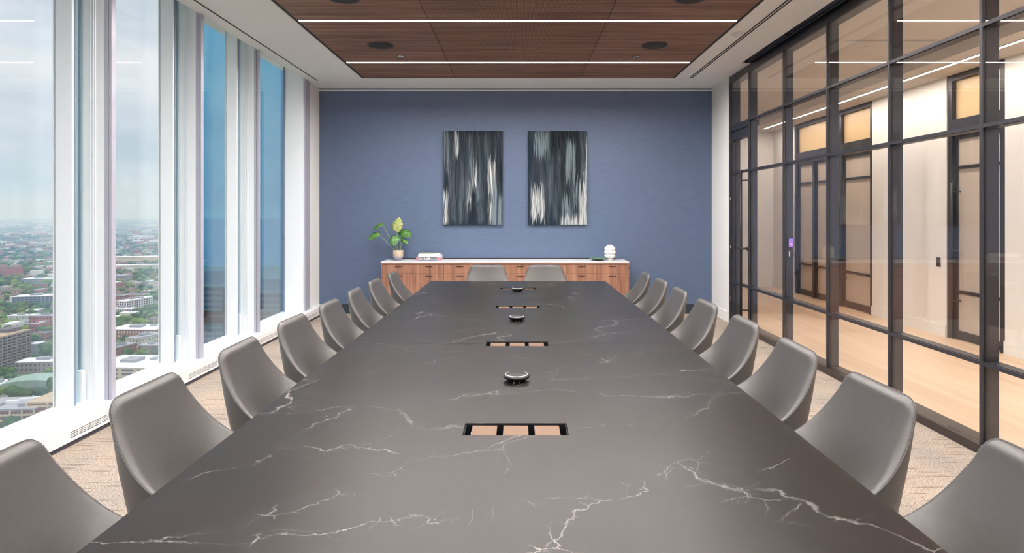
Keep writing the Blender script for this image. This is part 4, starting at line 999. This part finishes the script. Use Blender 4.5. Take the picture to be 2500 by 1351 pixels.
block('brick_mansion', 'purple brown brick building with small windows', 118, 797, 34, 14, 13, 0.05, 'pink', 'roofg', 3, 9, 4, 1.2, 2.0, 'dark')
block('yellow_depot', 'blue white depot with yellow base', 103, 690, 62, 24, 8, 0.15, 'bluegrey', 'roofw', 1, 10, 3, 3, 2, 'yellow')
block('rail_warehouse', 'long pale warehouse beside the rail yard', 335, 636, 190, 44, 11, 0.22, 'sand', 'roofw', 0, 0, 0, plant=False)
block('goods_shed', 'second long white roofed shed below the rail warehouse', 330, 655, 120, 30, 8, 0.22, 'cream', 'roofw', 0, 0, 0, plant=False)
block('far_white_block', 'long white office slab far off near the horizon', 102, 604, 90, 20, 18, 0.0, 'cream', 'roofw', 4, 20, 4, 2.5, 2.4, 'grey')
block('far_grey_block', 'grey factory building far off', 8, 592, 76, 20, 26, 0.1, 'grey', 'roofg', 5, 12, 3, 3, 2.2, 'dark')
block('orange_brick_flats', 'small orange brick flats left of the white apartments', 291, 738, 20, 12, 10, 0.1, 'rust', 'roofg', 3, 6, 4, 1.4, 1.6, 'dark')
block('tan_lowrise', 'tan low building behind the white apartments', 331, 732, 34, 16, 8, 0.05, 'tan', 'roofg', 2, 8, 4, 1.5, 1.6, 'dark')
block('grey_shed', 'pale grey shed between trees above the brick terrace', 280, 690, 50, 30, 14, 0.0, 'grey', 'roofg', 2, 8, 4, 2.5, 1.8, 'dark')
# rail yard and bare lots
for px, py, w_, d_, rz, mk, lab in ((330, 622, 420, 60, 0.25, 'rail', 'grey rail yard tracks crossing the city'), (60, 700, 150, 34, 0.1, 'sand', 'bare sandy lot below the depot'), (110, 666, 260, 40, 0.1, 'rail', 'grey rail lines beyond the red tower')):
    x, y = G(px, py); o = broot('bare_ground', x, y, rz, lab, 'ground', r=min(w_, d_)*0.6)
    loc_part('surface', [(-w_/2, w_/2, -d_/2, d_/2, 0, 0.6)], cm[mk], o)
    for k in range(6): loc_part('track', [(-w_/2, w_/2, -d_/2+d_*(k+0.5)/6-0.8, -d_/2+d_*(k+0.5)/6+0.8, 0.6, 1.1)], cm['grey' if mk == 'rail' else 'tan'], o)
# blue curtain wall wing of the same tower
m, nt, b = newmat('blue_reflective_facade'); fac = m
b.inputs['Base Color'].default_value = (*lin(112, 176, 204), 1); b.inputs['Metallic'].default_value = 1.0; b.inputs['Roughness'].default_value = 0.03
WYF = 15.0; wx0 = (463-VX)*WYF/F; wx1 = -3.6
o = tag(empty('tower_wing', ((wx0+wx1)/2, WYF, GZ)), 'blue reflective curtain wall wing of the same tower outside the windows', 'building')
def facade_z(py): return CAMH-(py-VY)*WYF/F
zs = [facade_z(y_) for y_ in (1400, 1085, 782, 764, 450, 432)] + [14.0, 17.6]
nb_ = 4
for i in range(nb_):
    xa, xb = wx0+(wx1-wx0)*i/nb_, wx0+(wx1-wx0)*(i+1)/nb_
    for za, zb in ((-20, facade_z(1085)), (facade_z(1085), facade_z(786)), (facade_z(761), 9.0), (9.2, 22.0)):
        box('facade_pane', xa+0.02, xb-0.02, WYF, WYF+0.05, za+0.02, zb-0.02, fac, o)
    box('facade_mullion', xb-0.02, xb+0.02, WYF-0.02, WYF+0.05, -20, 22, plain('facade_mullion', lin(96, 130, 168), 0.4, metal=0.7), o)
box('spandrel', wx0, wx1, WYF-0.03, WYF+0.05, facade_z(786), facade_z(775), MT['black'], o)
box('spandrel_cap', wx0, wx1, WYF-0.04, WYF+0.05, facade_z(775), facade_z(770), MT['alu'], o)
box('spandrel', wx0, wx1, WYF-0.03, WYF+0.05, facade_z(770), facade_z(761), MT['black'], o)
box('body', wx0+0.05, wx1, WYF+0.06, WYF+9, -20, 22, MT['frame'], o)
# towers behind the viewpoint that the wing mirrors
def mir(px, d): return ((px-VX)*d/F, 2*WYF-d)
for nm, lab, px, d, w_, h, wl, nx, fl in (('mirrored_tower', 'dark tower with rows of small pale windows, seen mirrored in the blue wing', 520, 520, 26, 73, 'dark', 8, 14), ('mirrored_hotel', 'brown tower with pale framed top storeys, seen mirrored in the blue wing', 668, 560, 24, 62, 'brick', 7, 11), ('mirrored_slab', 'pale slab of flats with square windows, seen mirrored in the blue wing', 515, 300, 46, 78, 'cream', 12, 16)):
    x, y = mir(px, d)
    if nm == 'mirrored_slab': h = 66
    o = broot(nm, x, y, 0, lab, r=20)
    loc_part('walls', [(-w_/2, w_/2, -10, 10, 0, h)], cm[wl], o); loc_part('roof', [(-w_/2, w_/2, -10, 10, h, h+1)], cm['cream'], o)
    if nm != 'mirrored_slab': loc_part('penthouse', [(-w_*0.35, w_*0.35, -6, 6, h+1, h+13)], cm['grey'], o)
    me = bpy.data.meshes.new('window'); me.from_pydata(bv(-0.9, 0.9, -0.2, 0.3, 0, 2.2), [], BF); me.materials.append(cm['cream' if wl != 'cream' else 'pane'])
    for f in range(fl):
        for k in range(nx):
            q = bpy.data.objects.new('window', me); COL.objects.link(q); q.parent = o; q.location = (-w_/2+w_*(k+0.5)/nx, 10, 3+f*(h-4)/fl)

# ordinary houses and trees
def free(x, y, r): return all((x-a)**2+(y-c_)**2 > (r+q)**2 for a, c_, q in foot)
ca, sa = math.cos(0.16), math.sin(0.16)
cand = []
for i in range(-90, 20):
    for j in range(4, 130):
        bx_, by_ = i*27.0 + (9 if j % 2 else 0), j*24.0
        x, y = bx_*ca-by_*sa + rnd.uniform(-4, 4), bx_*sa+by_*ca + rnd.uniform(-3, 3)
        if 330 < y < 2600 and -1.02*y < x < -0.40*y: cand.append((y, x))
cand.sort()
hm = []
lab0 = dict(brick='red brick', rust='orange brick', cream='cream', grey='grey', pink='pinkish brick', tan='tan', white='white'); lab1 = dict(roofg='a grey', roofw='a white', roofd='a dark')
for wl, rf in (('brick', 'roofg'), ('brick', 'roofw'), ('rust', 'roofd'), ('cream', 'roofg'), ('grey', 'roofw'), ('pink', 'roofg'), ('tan', 'roofd'), ('white', 'roofw')):
    for sz in ((11, 19, 8), (15, 13, 7), (9, 22, 10)):
        a, c_, h = sz
        V = bv(-a/2, a/2, -c_/2, c_/2, 0, h) + bv(-a/2-0.2, a/2+0.2, -c_/2-0.2, c_/2+0.2, h, h+0.7) + bv(-a*0.2, 0, -c_*0.2, 0, h+0.7, h+2)
        Fc = [tuple(8*q+i for i in f) for q in range(3) for f in BF]
        wv_ = []; fm = [0]*6+[1]*6+[0]*6
        for f in range(2):
            for k in range(5):
                q0 = len(V); yy = -c_/2+c_*(k+0.5)/5; V += bv(a/2-0.1, a/2+0.12, yy-0.6, yy+0.6, 1.2+f*h*0.46, 2.9+f*h*0.46); Fc += [tuple(q0+i for i in ff) for ff in BF]; fm += [2]*6
            for k in range(3):
                q0 = len(V); xx = -a/2+a*(k+0.5)/3; V += bv(xx-0.6, xx+0.6, -c_/2-0.12, -c_/2+0.1, 1.2+f*h*0.46, 2.9+f*h*0.46); Fc += [tuple(q0+i for i in ff) for ff in BF]; fm += [2]*6
        me = bpy.data.meshes.new('city_house'); me.from_pydata(V, [], Fc)
        for q in (cm[wl], cm[rf], cm['pane']): me.materials.append(q)
        for p_, k in zip(me.polygons, fm): p_.material_index = k
        hm.append((me, max(a, c_)/2, lab0[wl] + ' city house with ' + lab1[rf] + ' flat roof far below the windows'))
nh = 0; farL = {}; houses = []
for y, x in cand:
    if rnd.random() > 0.42: continue
    if rnd.random() < 0.12: continue
    me, r_, lb = rnd.choice(hm)
    if not free(x, y, r_*(1.2 if nh < 260 else 0.7)): continue
    houses.append((x, y))
    if nh < 260:
        o = bpy.data.objects.new('city_house', me); COL.objects.link(o); o.location = (x, y, GZ); o.rotation_euler = (0, 0, 0.16+rnd.choice((0, 1.57, 0, 0.05)))
        tag(o, lb, 'house', 'low houses among the trees'); nh += 1; foot.append((x, y, r_*1.25))
    else:
        farL.setdefault(rnd.choice(('brick', 'cream', 'grey', 'roofw', 'roofg', 'pink', 'roofd')), []).append((x-7, x+7, y-7, y+7, GZ, GZ+rnd.uniform(6, 11)))
for k in range(900):      # far roofs out to the horizon
    y = 2600*(15000/2600)**(rnd.random()**1.3); x = -y*rnd.uniform(0.38, 1.05); a = rnd.uniform(8, 40)*(1 if y < 5000 else 2.2)
    if x < -FAR+100: continue
    farL.setdefault(rnd.choice(('cream', 'grey', 'roofw', 'roofg', 'roofw', 'pink')), []).append((x-a, x+a, y-a*0.5, y+a*0.5, GZ, GZ+rnd.uniform(6, 14)))
V = []; Fc = []; fm = []
for k, (key, L) in enumerate(farL.items()):
    for q in L:
        k0 = len(V); V += bv(*q); Fc += [tuple(k0+i for i in f) for f in BF]; fm += [k]*6
tag(mesh('distant_houses', V, Fc, [cm[k] for k in farL], fmats=fm), 'countless distant flat roofed houses thinning out to the horizon', 'houses', kind='stuff')
# trees
tm = [plain('tree_'+n_, lin(*c_), 0.9, noise=0.35, nscale=0.35, spec=0.1) for n_, c_ in (('green', (70, 102, 46)), ('deep', (54, 86, 46)), ('spring', (104, 128, 56)))]
def tree_geo(seed, sub):
    r_ = random.Random(seed); bm = bmesh.new()
    for k in range(6 if sub == 2 else 1):
        q = bmesh.ops.create_icosphere(bm, subdivisions=sub, radius=1.0)
        off = Vector((r_.uniform(-.5, .5), r_.uniform(-.5, .5), r_.uniform(-.15, .35))) if sub == 2 else Vector((0, 0, 0)); s_ = r_.uniform(0.5, 0.72) if sub == 2 else 1.0
        for v in q['verts']:
            v.co = v.co*s_*r_.uniform(0.84, 1.12); v.co.z *= 0.85; v.co += off
    V = [v.co.copy() for v in bm.verts]; Fc = [[v.index for v in f.verts] for f in bm.faces]; bm.verts.index_update(); Fc = [tuple(v.index for v in f.verts) for f in bm.faces]; bm.free(); return V, Fc
tmesh = []
for k in range(5):
    V, Fc = tree_geo(k, 2)
    n0 = len(V); tv, tf = tube_geo([(0, 0, -1.35), (0.03, 0, -0.7), (0, 0.02, 0)], [0.09, 0.07, 0.05], 6)
    Vt = V+tv; Ft = Fc+[tuple(n0+i for i in f) for f in tf]
    for mi in range(3):
        me = bpy.data.meshes.new('city_tree'); me.from_pydata(Vt, [], Ft); me.materials.append(tm[mi]); me.materials.append(cm['roofd'])
        for p_ in me.polygons: p_.material_index = 1 if p_.index >= len(Fc) else 0
        tmesh.append(me)
tc_ = []
for k in range(8500):
    y = 335*(3600/335)**(rnd.random()**0.8); x = -y*rnd.uniform(0.40, 1.02); tc_.append((y, x))
tc_.sort()
lowV, lowF = tree_geo(99, 1)
nt_ = 0; acc = [([], []), ([], []), ([], [])]
for y, x in tc_:
    r_ = rnd.uniform(3.8, 7.2)
    if not free(x, y, r_*(1.0 if nt_ < 300 else 0.75)): continue
    if nt_ < 300:
        mi = rnd.randrange(15); foot.append((x, y, r_*0.95)); o = bpy.data.objects.new('city_tree', tmesh[mi]); COL.objects.link(o); o.location = (x, y, GZ+r_*1.3); o.scale = (r_, r_, r_*rnd.uniform(0.9, 1.1)); o.rotation_euler = (0, 0, rnd.uniform(0, 6.28))
        tag(o, ('leafy green', 'deep green', 'light spring green')[mi % 3]+' street tree far below the windows', 'tree', 'city trees'); nt_ += 1
    else:
        V, Fc = acc[rnd.randrange(3)]; k0 = len(V); a = rnd.uniform(0, 6.28); c_, s_ = math.cos(a), math.sin(a)
        V += [(x+r_*(v.x*c_-v.y*s_), y+r_*(v.x*s_+v.y*c_), GZ+r_*0.8+r_*v.z) for v in lowV]; Fc += [tuple(k0+i for i in f) for f in lowF]
V = []; Fc = []; fm = []
for k in range(3):
    k0 = len(V); V += acc[k][0]; Fc += [tuple(k0+i for i in f) for f in acc[k][1]]; fm += [k]*len(acc[k][1])
tag(mesh('distant_trees', V, Fc, tm, fmats=fm), 'distant green tree canopy filling the city blocks', 'trees', kind='stuff')
# blue summer haze over the city
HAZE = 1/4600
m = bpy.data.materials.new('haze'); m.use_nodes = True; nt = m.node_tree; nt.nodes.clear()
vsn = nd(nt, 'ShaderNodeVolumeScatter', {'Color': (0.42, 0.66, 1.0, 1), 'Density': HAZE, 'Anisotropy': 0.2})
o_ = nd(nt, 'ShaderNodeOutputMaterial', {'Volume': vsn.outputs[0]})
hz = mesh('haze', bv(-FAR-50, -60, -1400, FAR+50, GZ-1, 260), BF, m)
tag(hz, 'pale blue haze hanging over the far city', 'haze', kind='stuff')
